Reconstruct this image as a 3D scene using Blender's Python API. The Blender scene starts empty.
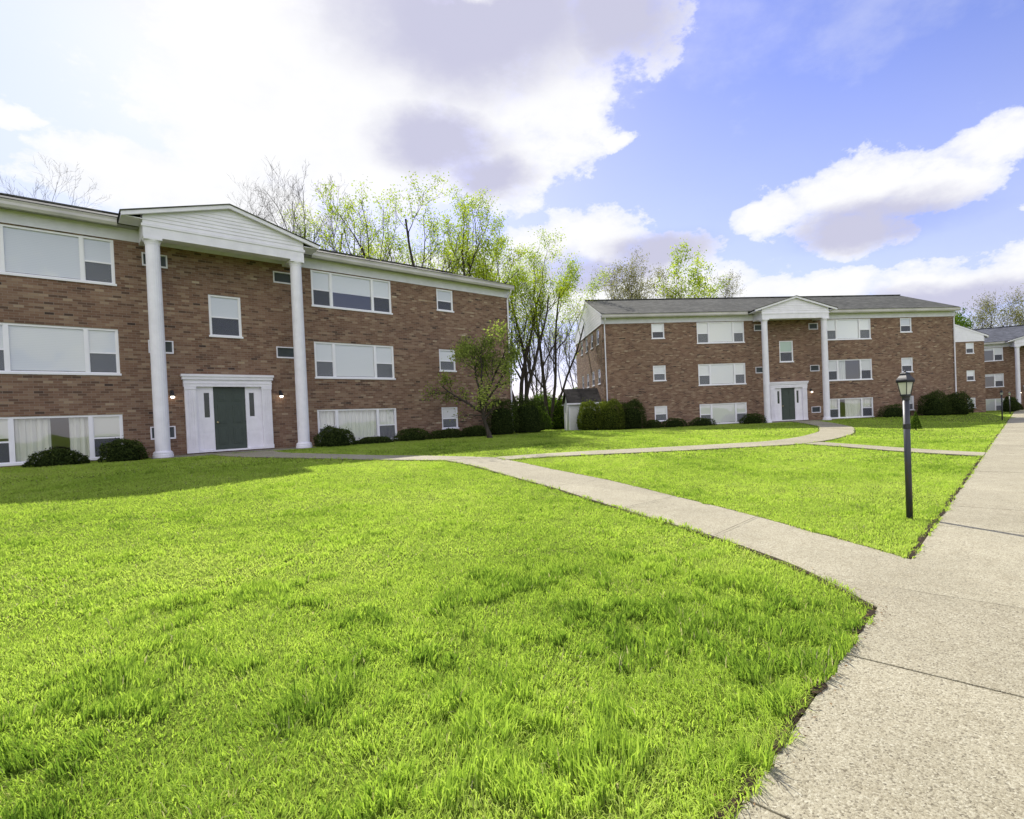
import bpy, math, random
import numpy as np
from mathutils import Vector, Matrix

sc = bpy.context.scene
COL = sc.collection
R = math.radians
rng = random.Random(7)
nrg = np.random.default_rng(11)

# ------------------------------------------------------------------ helpers
class MB:
    """collects shapes, then links them as ONE mesh object"""
    def __init__(s): s.v = []; s.f = []; s.m = []
    def add(s, vs, fs, m=0):
        o = len(s.v); s.v += [tuple(p) for p in vs]
        for f in fs: s.f.append([i + o for i in f]); s.m.append(m)
        return s
    def quad(s, a, b, c, d, m=0): return s.add([a, b, c, d], [(0, 1, 2, 3)], m)
    def box(s, x0, x1, y0, y1, z0, z1, m=0):
        x0, x1 = min(x0, x1), max(x0, x1); y0, y1 = min(y0, y1), max(y0, y1); z0, z1 = min(z0, z1), max(z0, z1)
        v = [(x0, y0, z0), (x1, y0, z0), (x1, y1, z0), (x0, y1, z0), (x0, y0, z1), (x1, y0, z1), (x1, y1, z1), (x0, y1, z1)]
        return s.add(v, [(3, 2, 1, 0), (4, 5, 6, 7), (0, 1, 5, 4), (1, 2, 6, 5), (2, 3, 7, 6), (3, 0, 4, 7)], m)
    def hexa(s, bot, top, m=0):
        n = len(bot)
        fs = [tuple(range(n - 1, -1, -1)), tuple(range(n, 2 * n))] + [(i, (i + 1) % n, n + (i + 1) % n, n + i) for i in range(n)]
        return s.add(list(bot) + list(top), fs, m)
    def tube(s, pts, rad, n=8, m=0, cap=True):
        pts = [Vector(p) for p in pts]
        if not hasattr(rad, '__len__'): rad = [rad] * len(pts)
        vs = []; fs = []
        for i, p in enumerate(pts):
            d = (pts[min(i + 1, len(pts) - 1)] - pts[max(i - 1, 0)])
            d = d.normalized() if d.length > 1e-9 else Vector((0, 0, 1))
            ref = Vector((0, 0, 1)) if abs(d.z) < .85 else Vector((1, 0, 0))
            a = d.cross(ref).normalized(); b = d.cross(a)
            for k in range(n):
                t = 2 * math.pi * k / n
                vs.append(p + (a * math.cos(t) + b * math.sin(t)) * rad[i])
        for i in range(len(pts) - 1):
            for k in range(n):
                fs.append((i * n + k, i * n + (k + 1) % n, (i + 1) * n + (k + 1) % n, (i + 1) * n + k))
        if cap:
            fs.append(tuple(range(n))); fs.append(tuple(range(len(pts) * n - 1, (len(pts) - 1) * n - 1, -1)))
        return s.add(vs, fs, m)
    def lathe(s, c, prof, n=16, m=0, wob=None):
        vs = []; fs = []
        for r, z in prof:
            for k in range(n):
                t = 2 * math.pi * (k + .5) / n
                rr = r * (wob[k % len(wob)] if wob else 1)
                vs.append((c[0] + rr * math.cos(t), c[1] + rr * math.sin(t), c[2] + z))
        for i in range(len(prof) - 1):
            for k in range(n):
                fs.append((i * n + k, i * n + (k + 1) % n, (i + 1) * n + (k + 1) % n, (i + 1) * n + k))
        fs.append(tuple(range(n - 1, -1, -1))); fs.append(tuple(range((len(prof) - 1) * n, len(prof) * n)))
        return s.add(vs, fs, m)
    def obj(s, name, mat, parent=None, smooth=False, bevel=0):
        me = bpy.data.meshes.new(name); me.from_pydata(s.v, [], s.f)
        mats = mat if isinstance(mat, (list, tuple)) else [mat]
        for x in mats: me.materials.append(x)
        if len(mats) > 1: me.polygons.foreach_set('material_index', s.m)
        if smooth: me.polygons.foreach_set('use_smooth', [True] * len(me.polygons))
        me.update()
        o = bpy.data.objects.new(name, me); COL.objects.link(o)
        if parent: o.parent = parent
        if bevel:
            b = o.modifiers.new('bevel', 'BEVEL'); b.width = bevel; b.segments = 2; b.limit_method = 'ANGLE'
        return o

def tag(o, label=None, cat=None, group=None, kind=None):
    if label: o['label'] = label
    if cat: o['category'] = cat
    if group: o['group'] = group
    if kind: o['kind'] = kind
    return o
def thing(name, label, cat, loc=(0, 0, 0), rz=0, group=None):
    o = bpy.data.objects.new(name, None); COL.objects.link(o)
    o.location = loc; o.rotation_euler = (0, 0, rz); o.empty_display_size = .3
    return tag(o, label, cat, group)
def big_mesh(name, V, F4=None, F3=None, mat=None, parent=None, attrs=None):
    """fast mesh from numpy: V (n,3), quads F4, tris F3"""
    me = bpy.data.meshes.new(name)
    n4 = 0 if F4 is None else len(F4); n3 = 0 if F3 is None else len(F3)
    loops = np.concatenate([a.ravel() for a in (F4, F3) if a is not None]).astype(np.int32)
    starts = np.concatenate([np.arange(n4) * 4, n4 * 4 + np.arange(n3) * 3]).astype(np.int32)
    me.vertices.add(len(V)); me.vertices.foreach_set('co', np.ascontiguousarray(V, np.float32).ravel())
    me.loops.add(len(loops)); me.loops.foreach_set('vertex_index', loops)
    me.polygons.add(n4 + n3); me.polygons.foreach_set('loop_start', starts)
    me.update(calc_edges=True)
    for k, a in (attrs or {}).items():
        at = me.attributes.new(k, 'FLOAT', 'POINT'); at.data.foreach_set('value', np.ascontiguousarray(a, np.float32))
    if mat: me.materials.append(mat)
    o = bpy.data.objects.new(name, me); COL.objects.link(o)
    if parent: o.parent = parent
    return o

# ------------------------------------------------------------------ materials
class NT:
    def __init__(s, name):
        s.mat = bpy.data.materials.new(name); s.mat.use_nodes = True
        s.t = s.mat.node_tree; s.t.nodes.clear()
        s.out = s.n('ShaderNodeOutputMaterial')
    def n(s, typ, **kw):
        x = s.t.nodes.new(typ)
        for k, v in kw.items():
            if k == 'inp':
                for i, val in v.items():
                    if hasattr(val, 'is_output'): s.t.links.new(val, x.inputs[i])
                    else: x.inputs[i].default_value = val
            else: setattr(x, k, v)
        return x
    def math(s, op, a, b=0., c=None, clamp=False):
        d = {0: a, 1: b}
        if c is not None: d[2] = c
        return s.n('ShaderNodeMath', operation=op, use_clamp=clamp, inp=d).outputs[0]
    def mix(s, f, a, b, bt='MIX'):
        return s.n('ShaderNodeMix', data_type='RGBA', blend_type=bt, inp={0: f, 6: a, 7: b}).outputs[2]
    def noise(s, vec, scale, detail=4, rough=.55, out='Fac'):
        d = {'Scale': scale, 'Detail': detail, 'Roughness': rough}
        if vec is not None: d['Vector'] = vec
        return s.n('ShaderNodeTexNoise', inp=d).outputs[out]
    def ramp(s, f, stops, interp='LINEAR'):
        x = s.n('ShaderNodeValToRGB', inp={0: f}); x.color_ramp.interpolation = interp
        el = x.color_ramp.elements
        while len(el) < len(stops): el.new(.5)
        for e, (p, c) in zip(el, stops): e.position = p; e.color = (*c, 1) if len(c) == 3 else c
        return x.outputs[0]
    def bsdf(s, col, rough=.6, spec=.3, metal=0., bump=None, bs=.3, bd=.01):
        p = s.n('ShaderNodeBsdfPrincipled', inp={'Base Color': col, 'Roughness': rough, 'Specular IOR Level': spec, 'Metallic': metal})
        if bump is not None:
            b = s.n('ShaderNodeBump', inp={'Strength': bs, 'Distance': bd, 'Height': bump})
            s.t.links.new(b.outputs[0], p.inputs['Normal'])
        return p.outputs[0]
    def done(s, sh): s.t.links.new(sh, s.out.inputs[0]); return s.mat
    def obco(s): return s.n('ShaderNodeTexCoord').outputs['Object']
    def wpos(s): return s.n('ShaderNodeNewGeometry').outputs['Position']
C4 = lambda *c: (*c, 1.)

def paint(name, col, rough=.5, var=.06, spec=.3, metal=0., scale=3.):
    m = NT(name); n = m.noise(m.obco(), scale, 6, .6)
    f = m.ramp(n, [(.3, (1 - var * 2,) * 3), (.7, (1 + var * .5,) * 3)])
    return m.done(m.bsdf(m.mix(1., C4(*col), f, 'MULTIPLY'), rough, spec, metal))

def brick_mat(name):
    m = NT(name); co = m.obco(); s = m.n('ShaderNodeSeparateXYZ', inp={0: co})
    u = m.math('ADD', s.outputs[0], s.outputs[1]); z = s.outputs[2]
    rowf = m.math('DIVIDE', z, .0755); row = m.math('FLOOR', rowf)
    half = m.math('MULTIPLY', m.math('MODULO', m.math('ADD', row, 1000.), 2.), .5)
    colf = m.math('ADD', m.math('DIVIDE', u, .213), half); colm = m.math('FLOOR', colf)
    idx = m.n('ShaderNodeCombineXYZ', inp={0: colm, 1: row}).outputs[0]
    wn = m.n('ShaderNodeTexWhiteNoise', noise_dimensions='2D', inp={0: idx})
    # neighbouring bricks from one batch share a tone
    st = m.n('ShaderNodeCombineXYZ', inp={0: m.math('MULTIPLY', colm, .42), 1: m.math('MULTIPLY', row, .8)}).outputs[0]
    cl = m.noise(st, 1.0, 2, .5)
    val = m.math('ADD', m.math('MULTIPLY', wn.outputs[0], .46), m.math('MULTIPLY', m.math('SUBTRACT', cl, .5), 1.35))
    val = m.math('ADD', val, .26)
    col = m.ramp(val, [(.06, (.052, .036, .032)), (.16, (.105, .066, .050)), (.32, (.165, .095, .066)), (.48, (.207, .121, .084)), (.62, (.238, .152, .107)), (.78, (.285, .20, .138)), (.92, (.36, .275, .195)), (1., (.45, .37, .27))])
    grain = m.noise(co, 60, 3); col = m.mix(.35, col, m.ramp(grain, [(.3, (.75,) * 3), (.7, (1.2,) * 3)]), 'MULTIPLY')
    big = m.noise(co, .45, 6, .65); col = m.mix(.75, col, m.ramp(big, [(.3, (.8,) * 3), (.7, (1.1,) * 3)]), 'MULTIPLY')
    mz = m.math('LESS_THAN', m.math('FRACT', rowf), .12); mx = m.math('LESS_THAN', m.math('FRACT', colf), .045)
    mor = m.math('MAXIMUM', mz, mx)
    col = m.mix(mor, col, C4(.25, .20, .165))
    return m.done(m.bsdf(col, .85, .2, bump=m.math('SUBTRACT', m.math('MULTIPLY', grain, .3), mor), bs=.5, bd=.008))

def shingle_mat(name, base):
    m = NT(name); co = m.obco(); s = m.n('ShaderNodeSeparateXYZ', inp={0: co})
    rowf = m.math('DIVIDE', s.outputs[1], .14); row = m.math('FLOOR', rowf)
    colm = m.math('FLOOR', m.math('ADD', m.math('DIVIDE', s.outputs[0], .3), m.math('MULTIPLY', row, .37)))
    wn = m.n('ShaderNodeTexWhiteNoise', noise_dimensions='2D', inp={0: m.n('ShaderNodeCombineXYZ', inp={0: colm, 1: row}).outputs[0]})
    big = m.noise(co, .5, 5); gr = m.noise(co, 90, 2)
    v = m.math('ADD', m.math('MULTIPLY', wn.outputs[0], .5), m.math('MULTIPLY', big, .5))
    c = m.ramp(v, [(.2, tuple(b * .62 for b in base)), (.5, base), (.85, tuple(b * 1.5 for b in base))])
    c = m.mix(.5, c, m.ramp(gr, [(.3, (.6,) * 3), (.7, (1.3,) * 3)]), 'MULTIPLY')
    return m.done(m.bsdf(c, .9, .15, bump=m.math('FRACT', rowf), bs=.4, bd=.01))

def concrete_mat(name, tint=(1, 1, 1)):
    m = NT(name); co = m.wpos()
    v1 = m.n('ShaderNodeTexVoronoi', inp={'Vector': co, 'Scale': 125.}); v2 = m.n('ShaderNodeTexVoronoi', inp={'Vector': co, 'Scale': 290.})
    p = m.ramp(m.n('ShaderNodeSeparateColor', inp={0: v1.outputs['Color']}).outputs[0],
               [(.0, (.07, .055, .042)), (.08, (.16, .13, .10)), (.22, (.31, .275, .22)), (.55, (.40, .355, .29)), (.82, (.47, .425, .36)), (1., (.62, .58, .52))])
    p2 = m.ramp(m.n('ShaderNodeSeparateColor', inp={0: v2.outputs['Color']}).outputs[0],
                [(0., (.16, .13, .10)), (.25, (.32, .28, .23)), (.7, (.44, .40, .33)), (1., (.58, .54, .48))])
    c = m.mix(.38, p, p2)
    big = m.noise(co, .8, 6, .6); c = m.mix(.8, c, m.ramp(big, [(.25, (.80, .78, .74)), (.7, (1.08, 1.06, 1.03))]), 'MULTIPLY')
    st = m.noise(co, 5.5, 5, .65); c = m.mix(.45, c, m.ramp(st, [(.3, (.78, .75, .7)), (.55, (1.0,) * 3)]), 'MULTIPLY')
    dt = m.n('ShaderNodeVectorMath', operation='DOT_PRODUCT', inp={0: co, 1: (.66998, .74238, 0)}).outputs['Value']
    sl = m.n('ShaderNodeTexWhiteNoise', noise_dimensions='1D', inp={'W': m.math('FLOOR', m.math('DIVIDE', m.math('SUBTRACT', dt, 1.94), 1.5))}).outputs['Value']
    c = m.mix(1., c, m.ramp(sl, [(0, (.93, .925, .92)), (1, (1.04, 1.04, 1.04))]), 'MULTIPLY')
    sta = m.noise(co, 1.9, 7, .72); c = m.mix(.6, c, m.ramp(sta, [(.60, (1.,) * 3), (.74, (.80, .78, .74))]), 'MULTIPLY')
    c = m.mix(1., c, C4(tint[0] * .89, tint[1] * .925, tint[2] * .80), 'MULTIPLY')
    h = m.math('ADD', v1.outputs['Distance'], m.math('MULTIPLY', v2.outputs['Distance'], .5))
    return m.done(m.bsdf(c, .85, .25, bump=h, bs=.35, bd=-.004))

def leafy(name, stops, trans=.45, attr='rnd', gloss=.12, mat_up=False):
    m = NT(name); a = m.n('ShaderNodeAttribute', attribute_name=attr).outputs['Fac']
    c = m.ramp(a, stops)
    if mat_up:
        g_ = m.n('ShaderNodeNewGeometry'); v_ = m.n('ShaderNodeVectorMath', operation='ADD', inp={0: g_.outputs['Normal'], 1: (0, 0, 1.6)}).outputs[0]
        v_ = m.n('ShaderNodeVectorMath', operation='NORMALIZE', inp={0: v_}).outputs[0]
        d = m.n('ShaderNodeBsdfDiffuse', inp={0: c, 'Normal': v_}).outputs[0]
    else: d = m.n('ShaderNodeBsdfDiffuse', inp={0: c}).outputs[0]
    tcol = m.mix(1., c, C4(1.1, 1.18, .75), 'MULTIPLY')
    t = m.n('ShaderNodeBsdfTranslucent', inp={0: tcol}).outputs[0]
    s = m.n('ShaderNodeMixShader', inp={0: trans, 1: d, 2: t}).outputs[0]
    if gloss:
        g = m.n('ShaderNodeBsdfGlossy', inp={0: C4(1, 1, 1), 'Roughness': .45}).outputs[0]
        fr = m.n('ShaderNodeFresnel', inp={0: 1.35}).outputs[0]
        s = m.n('ShaderNodeMixShader', inp={0: m.math('MULTIPLY', fr, gloss * 5), 1: s, 2: g}).outputs[0]
    return m.done(s)

def bark_mat(name, a, b):
    m = NT(name); co = m.obco()
    st = m.n('ShaderNodeMapping', inp={'Vector': co, 'Scale': (9, 9, 2)}).outputs[0]
    n = m.noise(st, 2, 6, .65)
    return m.done(m.bsdf(m.ramp(n, [(.3, a), (.7, b)]), .9, .15, bump=n, bs=.6, bd=.02))

def glass_mat():
    m = NT('window_glass')
    tr = m.n('ShaderNodeBsdfTransparent', inp={0: C4(.97, .98, .98)}).outputs[0]
    n = m.noise(m.obco(), .9, 1)
    bp = m.n('ShaderNodeBump', inp={'Strength': .25, 'Distance': .02, 'Height': n}).outputs[0]
    g = m.n('ShaderNodeBsdfGlossy', inp={0: C4(.95, .97, 1), 'Roughness': .02, 'Normal': bp}).outputs[0]
    fc = m.n('ShaderNodeLayerWeight', inp={0: .5}).outputs['Facing']
    fr = m.math('ADD', .11, m.math('MULTIPLY', m.math('POWER', fc, 4.), .85))
    return m.done(m.n('ShaderNodeMixShader', inp={0: m.math('MINIMUM', fr, 1.), 1: tr, 2: g}).outputs[0])
def screen_mat():
    m = NT('insect_screen')
    tr = m.n('ShaderNodeBsdfTransparent', inp={0: C4(1, 1, 1)}).outputs[0]
    d = m.n('ShaderNodeBsdfDiffuse', inp={0: C4(.12, .125, .155)}).outputs[0]
    return m.done(m.n('ShaderNodeMixShader', inp={0: .62, 1: tr, 2: d}).outputs[0])
def cloth_mat(name, col, trans=.35):
    m = NT(name)
    oi = m.n('ShaderNodeObjectInfo').outputs['Random']; z = m.n('ShaderNodeSeparateXYZ', inp={0: m.obco()}).outputs[2]
    sl = m.math('FRACT', m.math('DIVIDE', z, .05))
    cc = m.mix(1., C4(*col), m.ramp(oi, [(0, (.80, .81, .83)), (.5, (.97, .95, .91)), (1, (1.04, 1.04, 1.06))]), 'MULTIPLY')
    cc = m.mix(.5, cc, m.ramp(sl, [(0, (.80,) * 3), (.25, (1.,) * 3), (.9, (1.,) * 3), (1, (.85,) * 3)]), 'MULTIPLY') if name == 'roller_blind' else cc
    d = m.n('ShaderNodeBsdfDiffuse', inp={0: cc}).outputs[0]
    t = m.n('ShaderNodeBsdfTranslucent', inp={0: cc}).outputs[0]
    return m.done(m.n('ShaderNodeMixShader', inp={0: trans, 1: d, 2: t}).outputs[0])
def emit_mat(name, col, st):
    m = NT(name); return m.done(m.n('ShaderNodeEmission', inp={0: C4(*col), 1: st}).outputs[0])
def ground_mat():
    m = NT('lawn_ground'); co = m.wpos()
    n1 = m.noise(co, .45, 5, .6); n2 = m.noise(co, 9, 6, .7); n3 = m.noise(co, 70, 3, .7)
    c = m.ramp(m.math('ADD', m.math('MULTIPLY', n2, .6), m.math('MULTIPLY', n3, .4)), [(.32, (.05, .065, .014)), (.5, (.17, .235, .034)), (.68, (.31, .40, .055))])
    c = m.mix(.7, c, m.ramp(n1, [(.3, (.8, .85, .7)), (.7, (1.12, 1.05, 1.1))]), 'MULTIPLY')
    return m.done(m.bsdf(c, .95, .05, bump=m.math('ADD', n2, n3), bs=.9, bd=.05))
def soil_mat():
    m = NT('shaded_edge_soil'); n = m.noise(m.wpos(), 45, 5, .7)  # soil tones, darkened to stand for the shadow under the turf edge
    return m.done(m.bsdf(m.ramp(n, [(.3, (.022, .016, .010)), (.55, (.05, .037, .023)), (.75, (.13, .095, .06))]), .95, .1, bump=n, bs=.9, bd=.02))
def curtain_wall_mat():
    m = NT('room_wall'); return m.done(m.bsdf(C4(.34, .30, .25), .9, .1))

M = dict(
    brick=brick_mat('brown_brick'), white=paint('white_trim', (.79, .77, .85), .45, .05), vinyl=paint('white_vinyl', (.82, .81, .87), .35, .02),
    frieze=paint('frieze_paint', (.74, .73, .82), .5, .06), alum=paint('weathered_aluminium', (.50, .48, .46), .4, .12, .4, 0, 1.2), soffit=paint('soffit', (.36, .35, .34), .7, .08),
    roof=shingle_mat('roof_shingles', (.080, .081, .071)), roofdark=shingle_mat('dark_roof_shingles', (.05, .045, .043)), roofblue=shingle_mat('slate_roof_shingles', (.085, .09, .105)),
    door=paint('grey_green_door', (.052, .068, .060), .4, .06), glass=glass_mat(), screen=screen_mat(), room=curtain_wall_mat(),
    blind=cloth_mat('roller_blind', (.80, .81, .84), .05), sheer=cloth_mat('sheer_curtain', (.90, .90, .88), .22), green=cloth_mat('green_curtain', (.42, .62, .47), .3),
    conc=concrete_mat('aggregate_concrete'), step=concrete_mat('grey_step_concrete', (.72, .74, .77)), lawn=ground_mat(), soil=soil_mat(),
    dark=paint('dark_metal', (.018, .018, .020), .45, .1, .5), acgrey=paint('ac_grille', (.10, .115, .13), .5, .1), brass=paint('brass', (.65, .52, .28), .3, .05, .5, .9),
    darkglass=paint('dark_sidelight_glass', (.03, .04, .035), .12, .2, .5),
    joint=paint('joint_gap', (.05, .042, .034), .95, .2, .1),
    bulb=emit_mat('lit_bulb', (1., .90, .72), 6.), shedw=paint('shed_siding', (.72, .71, .74), .55, .06), sandstone=paint('stone_sill', (.50, .47, .43), .8, .1),
    bark=bark_mat('dark_bark', (.022, .018, .015), (.085, .072, .06)), barkg=bark_mat('grey_bark', (.05, .042, .04), (.15, .13, .12)),
    lf_spring=leafy('spring_leaf', [(0, (.17, .24, .015)), (.5, (.33, .41, .03)), (1, (.50, .54, .07))], .62, gloss=0),
    lf_grey=leafy('young_grey_leaf', [(0, (.12, .11, .05)), (.5, (.22, .21, .10)), (1, (.36, .35, .17))], .5, gloss=0),
    lf_mid=leafy('mid_green_leaf', [(0, (.035, .065, .012)), (.6, (.10, .17, .022)), (1, (.20, .28, .04))], .45, gloss=0),
    lf_small=leafy('small_tree_leaf', [(0, (.12, .15, .045)), (.5, (.29, .35, .085)), (1, (.50, .55, .15))], .55, gloss=0),
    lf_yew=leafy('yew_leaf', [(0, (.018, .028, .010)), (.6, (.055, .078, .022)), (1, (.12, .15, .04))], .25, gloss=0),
    lf_privet=leafy('privet_leaf', [(0, (.04, .055, .014)), (.5, (.13, .17, .03)), (1, (.36, .40, .07))], .45, gloss=0),
    grass=leafy('grass_blade', [(0, (.06, .115, .018)), (.3, (.20, .32, .046)), (.62, (.43, .58, .09)), (.93, (.55, .68, .14)), (.97, (.44, .42, .20)), (1, (.50, .46, .30))], .52, gloss=0, mat_up=True),
    litter=leafy('dry_litter', [(0, (.05, .03, .016)), (.5, (.15, .09, .045)), (1, (.30, .20, .10))], .1, gloss=0),
)
def post_mat():
    m = NT('post_paint'); co = m.obco(); z = m.n('ShaderNodeSeparateXYZ', inp={0: co}).outputs[2]
    n = m.noise(m.n('ShaderNodeMapping', inp={'Vector': co, 'Scale': (20, 20, 3)}).outputs[0], 2, 6, .7)
    rust = m.ramp(m.math('SUBTRACT', m.math('ADD', n, .02), m.math('MULTIPLY', z, .11)), [(.50, (0, 0, 0)), (.64, (1, 1, 1))])
    c = m.mix(rust, C4(.032, .034, .045), C4(.075, .040, .024))
    return m.done(m.bsdf(c, .42, .5, bump=n, bs=.2, bd=.004))
M['post'] = post_mat()
def lamp_glass():
    m = NT('frosted_lamp_glass')
    d = m.n('ShaderNodeBsdfDiffuse', inp={0: C4(.75, .75, .70)}).outputs[0]; t = m.n('ShaderNodeBsdfTranslucent', inp={0: C4(.85, .85, .78)}).outputs[0]
    g = m.n('ShaderNodeBsdfGlossy', inp={'Roughness': .1}).outputs[0]
    s = m.n('ShaderNodeMixShader', inp={0: .5, 1: d, 2: t}).outputs[0]
    return m.done(m.n('ShaderNodeMixShader', inp={0: .12, 1: s, 2: g}).outputs[0])
M['lampglass'] = lamp_glass()

# ------------------------------------------------------------------ the lie of the land (sidewalk = 0)
B1 = (-11.254, 18.891, .726, .739); B2 = (16.619, 36.557, .448, .1155); B3 = (43.4, 59.3, .12, math.pi / 2); B4 = (52.1, 56.0, -.10, -.45)
SD = np.array([.66998, .74238]); SN = np.array([SD[1], -SD[0]]); S0 = np.array([.62, 1.92])
def loc(b, x, y):
    dx, dy = x - b[0], y - b[1]; c, s = math.cos(b[3]), math.sin(b[3])
    return dx * c + dy * s, dx * s - dy * c        # along the facade, out of it
def rectd(b, x, y, hw, v0, v1):
    u, v = loc(b, x, y)
    return np.hypot(np.maximum(np.abs(u) - hw, 0), np.maximum(np.maximum(v0 - v, v - v1), 0))
def H(x, y):
    x = np.asarray(x, float); y = np.asarray(y, float)
    d1 = rectd(B1, x, y, 14., -12, 1.3) + .3; d2 = rectd(B2, x, y, 14., -12, 1.6) + .3
    a = (x - S0[0]) * SN[0] + (y - S0[1]) * SN[1]
    ds = np.where(a < 0, -a, np.maximum(a - 60, 0)) + .3
    w1, w2, w3 = 1 / d1**2, 1 / d2**2, 1 / ds**2
    return (w1 * (B1[2] - .05) + w2 * (B2[2] - .05)) / (w1 + w2 + w3)
def h(x, y): return float(H(x, y))

# lawn sheet out to the horizon
N = 250; t = np.linspace(-1, 1, N)
gx = 6 + 13 * np.sinh(t * 4.6); gy = 14 + 13 * np.sinh(t * 4.6)
GX, GY = np.meshgrid(gx, gy); GZ = H(GX, GY) - .012
V = np.stack([GX, GY, GZ], -1).reshape(-1, 3)
i = np.arange(N * N).reshape(N, N); F4 = np.stack([i[:-1, :-1], i[:-1, 1:], i[1:, 1:], i[1:, :-1]], -1).reshape(-1, 4)
lawn = big_mesh('ground', V, F4=F4, mat=M['lawn']); lawn.data.polygons.foreach_set('use_smooth', [True] * len(lawn.data.polygons))
tag(lawn, kind='structure')

# pavement edges (world x, y), left and right edge of every walk
def resample(P, n):
    P = np.array(P, float); d = np.r_[0, np.cumsum(np.hypot(*np.diff(P, axis=0).T))]; q = np.linspace(0, d[-1], n)
    for _ in range(1): X = np.interp(q, d, P[:, 0]); Y = np.interp(q, d, P[:, 1])
    for _ in range(4):
        X[1:-1] = (X[:-2] + 2 * X[1:-1] + X[2:]) / 4; Y[1:-1] = (Y[:-2] + 2 * Y[1:-1] + Y[2:]) / 4
    return np.stack([X, Y], -1)
def sp(t, a): p = S0 + SD * t + SN * a; return (p[0], p[1])
SW = 1.6
WALKS = {
    'main': ([sp(2.55, 0), (2.31, 4.21), (2.27, 4.89), (2.10, 5.42), (1.92, 6.0), (1.58, 6.77), (.95, 8.12), (.15, 9.80), (-.80, 11.32), (-1.85, 13.0), (-2.75, 14.0)],
             [sp(4.05, 0), (3.27, 5.25), (3.10, 5.88), (2.84, 6.84), (2.54, 7.75), (2.12, 8.75), (1.66, 9.85), (1.08, 11.0), (.22, 12.2), (-.70, 13.55), (-1.50, 14.6)], 60),
    'door': ([(-10.7, 16.95), (-9.9, 16.2), (-9.2, 15.65), (-7.66, 15.0), (-5.31, 14.25), (-3.6, 14.0), (-2.75, 14.0)],
             [(-9.35, 18.1), (-8.85, 17.3), (-8.2, 16.65), (-6.46, 15.75), (-4.86, 15.15), (-3.12, 14.95), (-1.50, 14.6)], 40),
    'second': ([(-1.50, 14.6), (-1.2, 14.85), (.27, 15.69), (1.6, 16.40), (2.92, 16.95), (4.69, 17.80), (8.1, 19.5), (10.2, 21.5), (12.6, 24.6), (14.7, 28.78), (16.1, 35.05)],
               [(-1.20, 14.05), (-.1, 14.75), (1.65, 15.45), (2.95, 15.9), (4.75, 16.7), (8.9, 18.45), (11.1, 20.5), (13.5, 23.4), (15.9, 27.5), (16.7, 30.5), (17.5, 34.9)], 70),
    'branch': ([(8.9, 18.45), (9.6, 17.3), (10.15, 15.4), sp(15.35, 0)], [(9.79, 19.1), (10.53, 17.75), (11.08, 15.8), sp(16.45, 0)], 26),
}
POLY = []; EDGES = []
def strip(name, Lp, Rp, n, mat, dz=.02):
    L = resample(Lp, n); Rr = resample(Rp, n); K = 5
    vs = []
    for a, b in zip(L, Rr):
        for k in range(K):
            p = a + (b - a) * k / (K - 1); vs.append((p[0], p[1], h(*p) + dz))
    m = MB(); fs = []
    for i in range(n - 1):
        for k in range(K - 1): fs.append((i * K + k, i * K + k + 1, (i + 1) * K + k + 1, (i + 1) * K + k))
    # downturned sides
    m.add(vs, fs)
    for k in (0, K - 1):
        for i in range(n - 1):
            a, b = vs[i * K + k], vs[(i + 1) * K + k]
            m.quad(a, b, (b[0], b[1], b[2] - .06), (a[0], a[1], a[2] - .06))
    o = m.obj(name, mat); tag(o, kind='structure')
    POLY.append(np.vstack([L, Rr[::-1]])); EDGES.append(L); EDGES.append(Rr)
    return o
for i, (k, (L, Rr, n)) in enumerate(WALKS.items()): strip('walkway', L, Rr, n, M['conc'], .016 + .004 * i)
# a few sawn joints across the walks: thin dark lines set in a sheet 4 mm above
def joint(pts, w=.009):
    m = MB()
    for a, b in pts:
        a = np.array(a); b = np.array(b); d = (b - a) / np.linalg.norm(b - a); nn = np.array([-d[1], d[0]])
        K = 8; P = [a + (b - a) * k / K for k in range(K + 1)]
        for p, q_ in zip(P[:-1], P[1:]):
            w0 = w * rng.uniform(.5, 1.2)
            m.quad(*[(r_[0], r_[1], h(r_[0], r_[1]) + .034) for r_ in (p - nn * w0, q_ - nn * w0, q_ + nn * w0, p + nn * w0)])
    return m
Lm = resample(WALKS['main'][0], 60); Rm = resample(WALKS['main'][1], 60)
jm = joint([(Lm[k], Lm[k] + (Rm[k] - Lm[k]) * f) for k, f in ((44, .55), (34, 1.), (22, 1.), (12, 1.))], .0045)
tag(jm.obj('walkway_joint', M['joint']), kind='structure')

# sidewalk: cast slabs with open joints
m = MB(); tt = -4.52; ts = []
ts = [-4.4, -2.9, -1.4, .1, 1.61, 3.07, 5.80] + [5.80 + 1.5 * k for k in range(1, 49)]
for t0, t1 in zip(ts[:-1], ts[1:]):
    j0, j1 = .004, t1 - t0 - .004
    if abs(t0 - 5.80) < .01: j0 = .012
    dz = rng.uniform(-.003, .003) + .02; L = []
    hh = [sp(t0 + j0, 0), sp(t0 + j0, SW), sp(t0 + j1, SW), sp(t0 + j1, 0)]
    m.hexa([(p[0], p[1], -.06) for p in hh], [(p[0], p[1], dz) for p in hh])
side = m.obj('sidewalk', M['conc'], bevel=.004); tag(side, kind='structure')
POLY.append(np.array([sp(-4.6, 0), sp(78, 0), sp(78, SW), sp(-4.6, SW)]))
EDGES.append(resample([sp(-3, 0), sp(2.5, 0)], 40)); EDGES.append(resample([sp(4.1, 0), sp(15.3, 0)], 60)); EDGES.append(resample([sp(16.5, 0), sp(70, 0)], 90)); EDGES.append(resample([sp(-3, SW), sp(70, SW)], 90))

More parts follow.
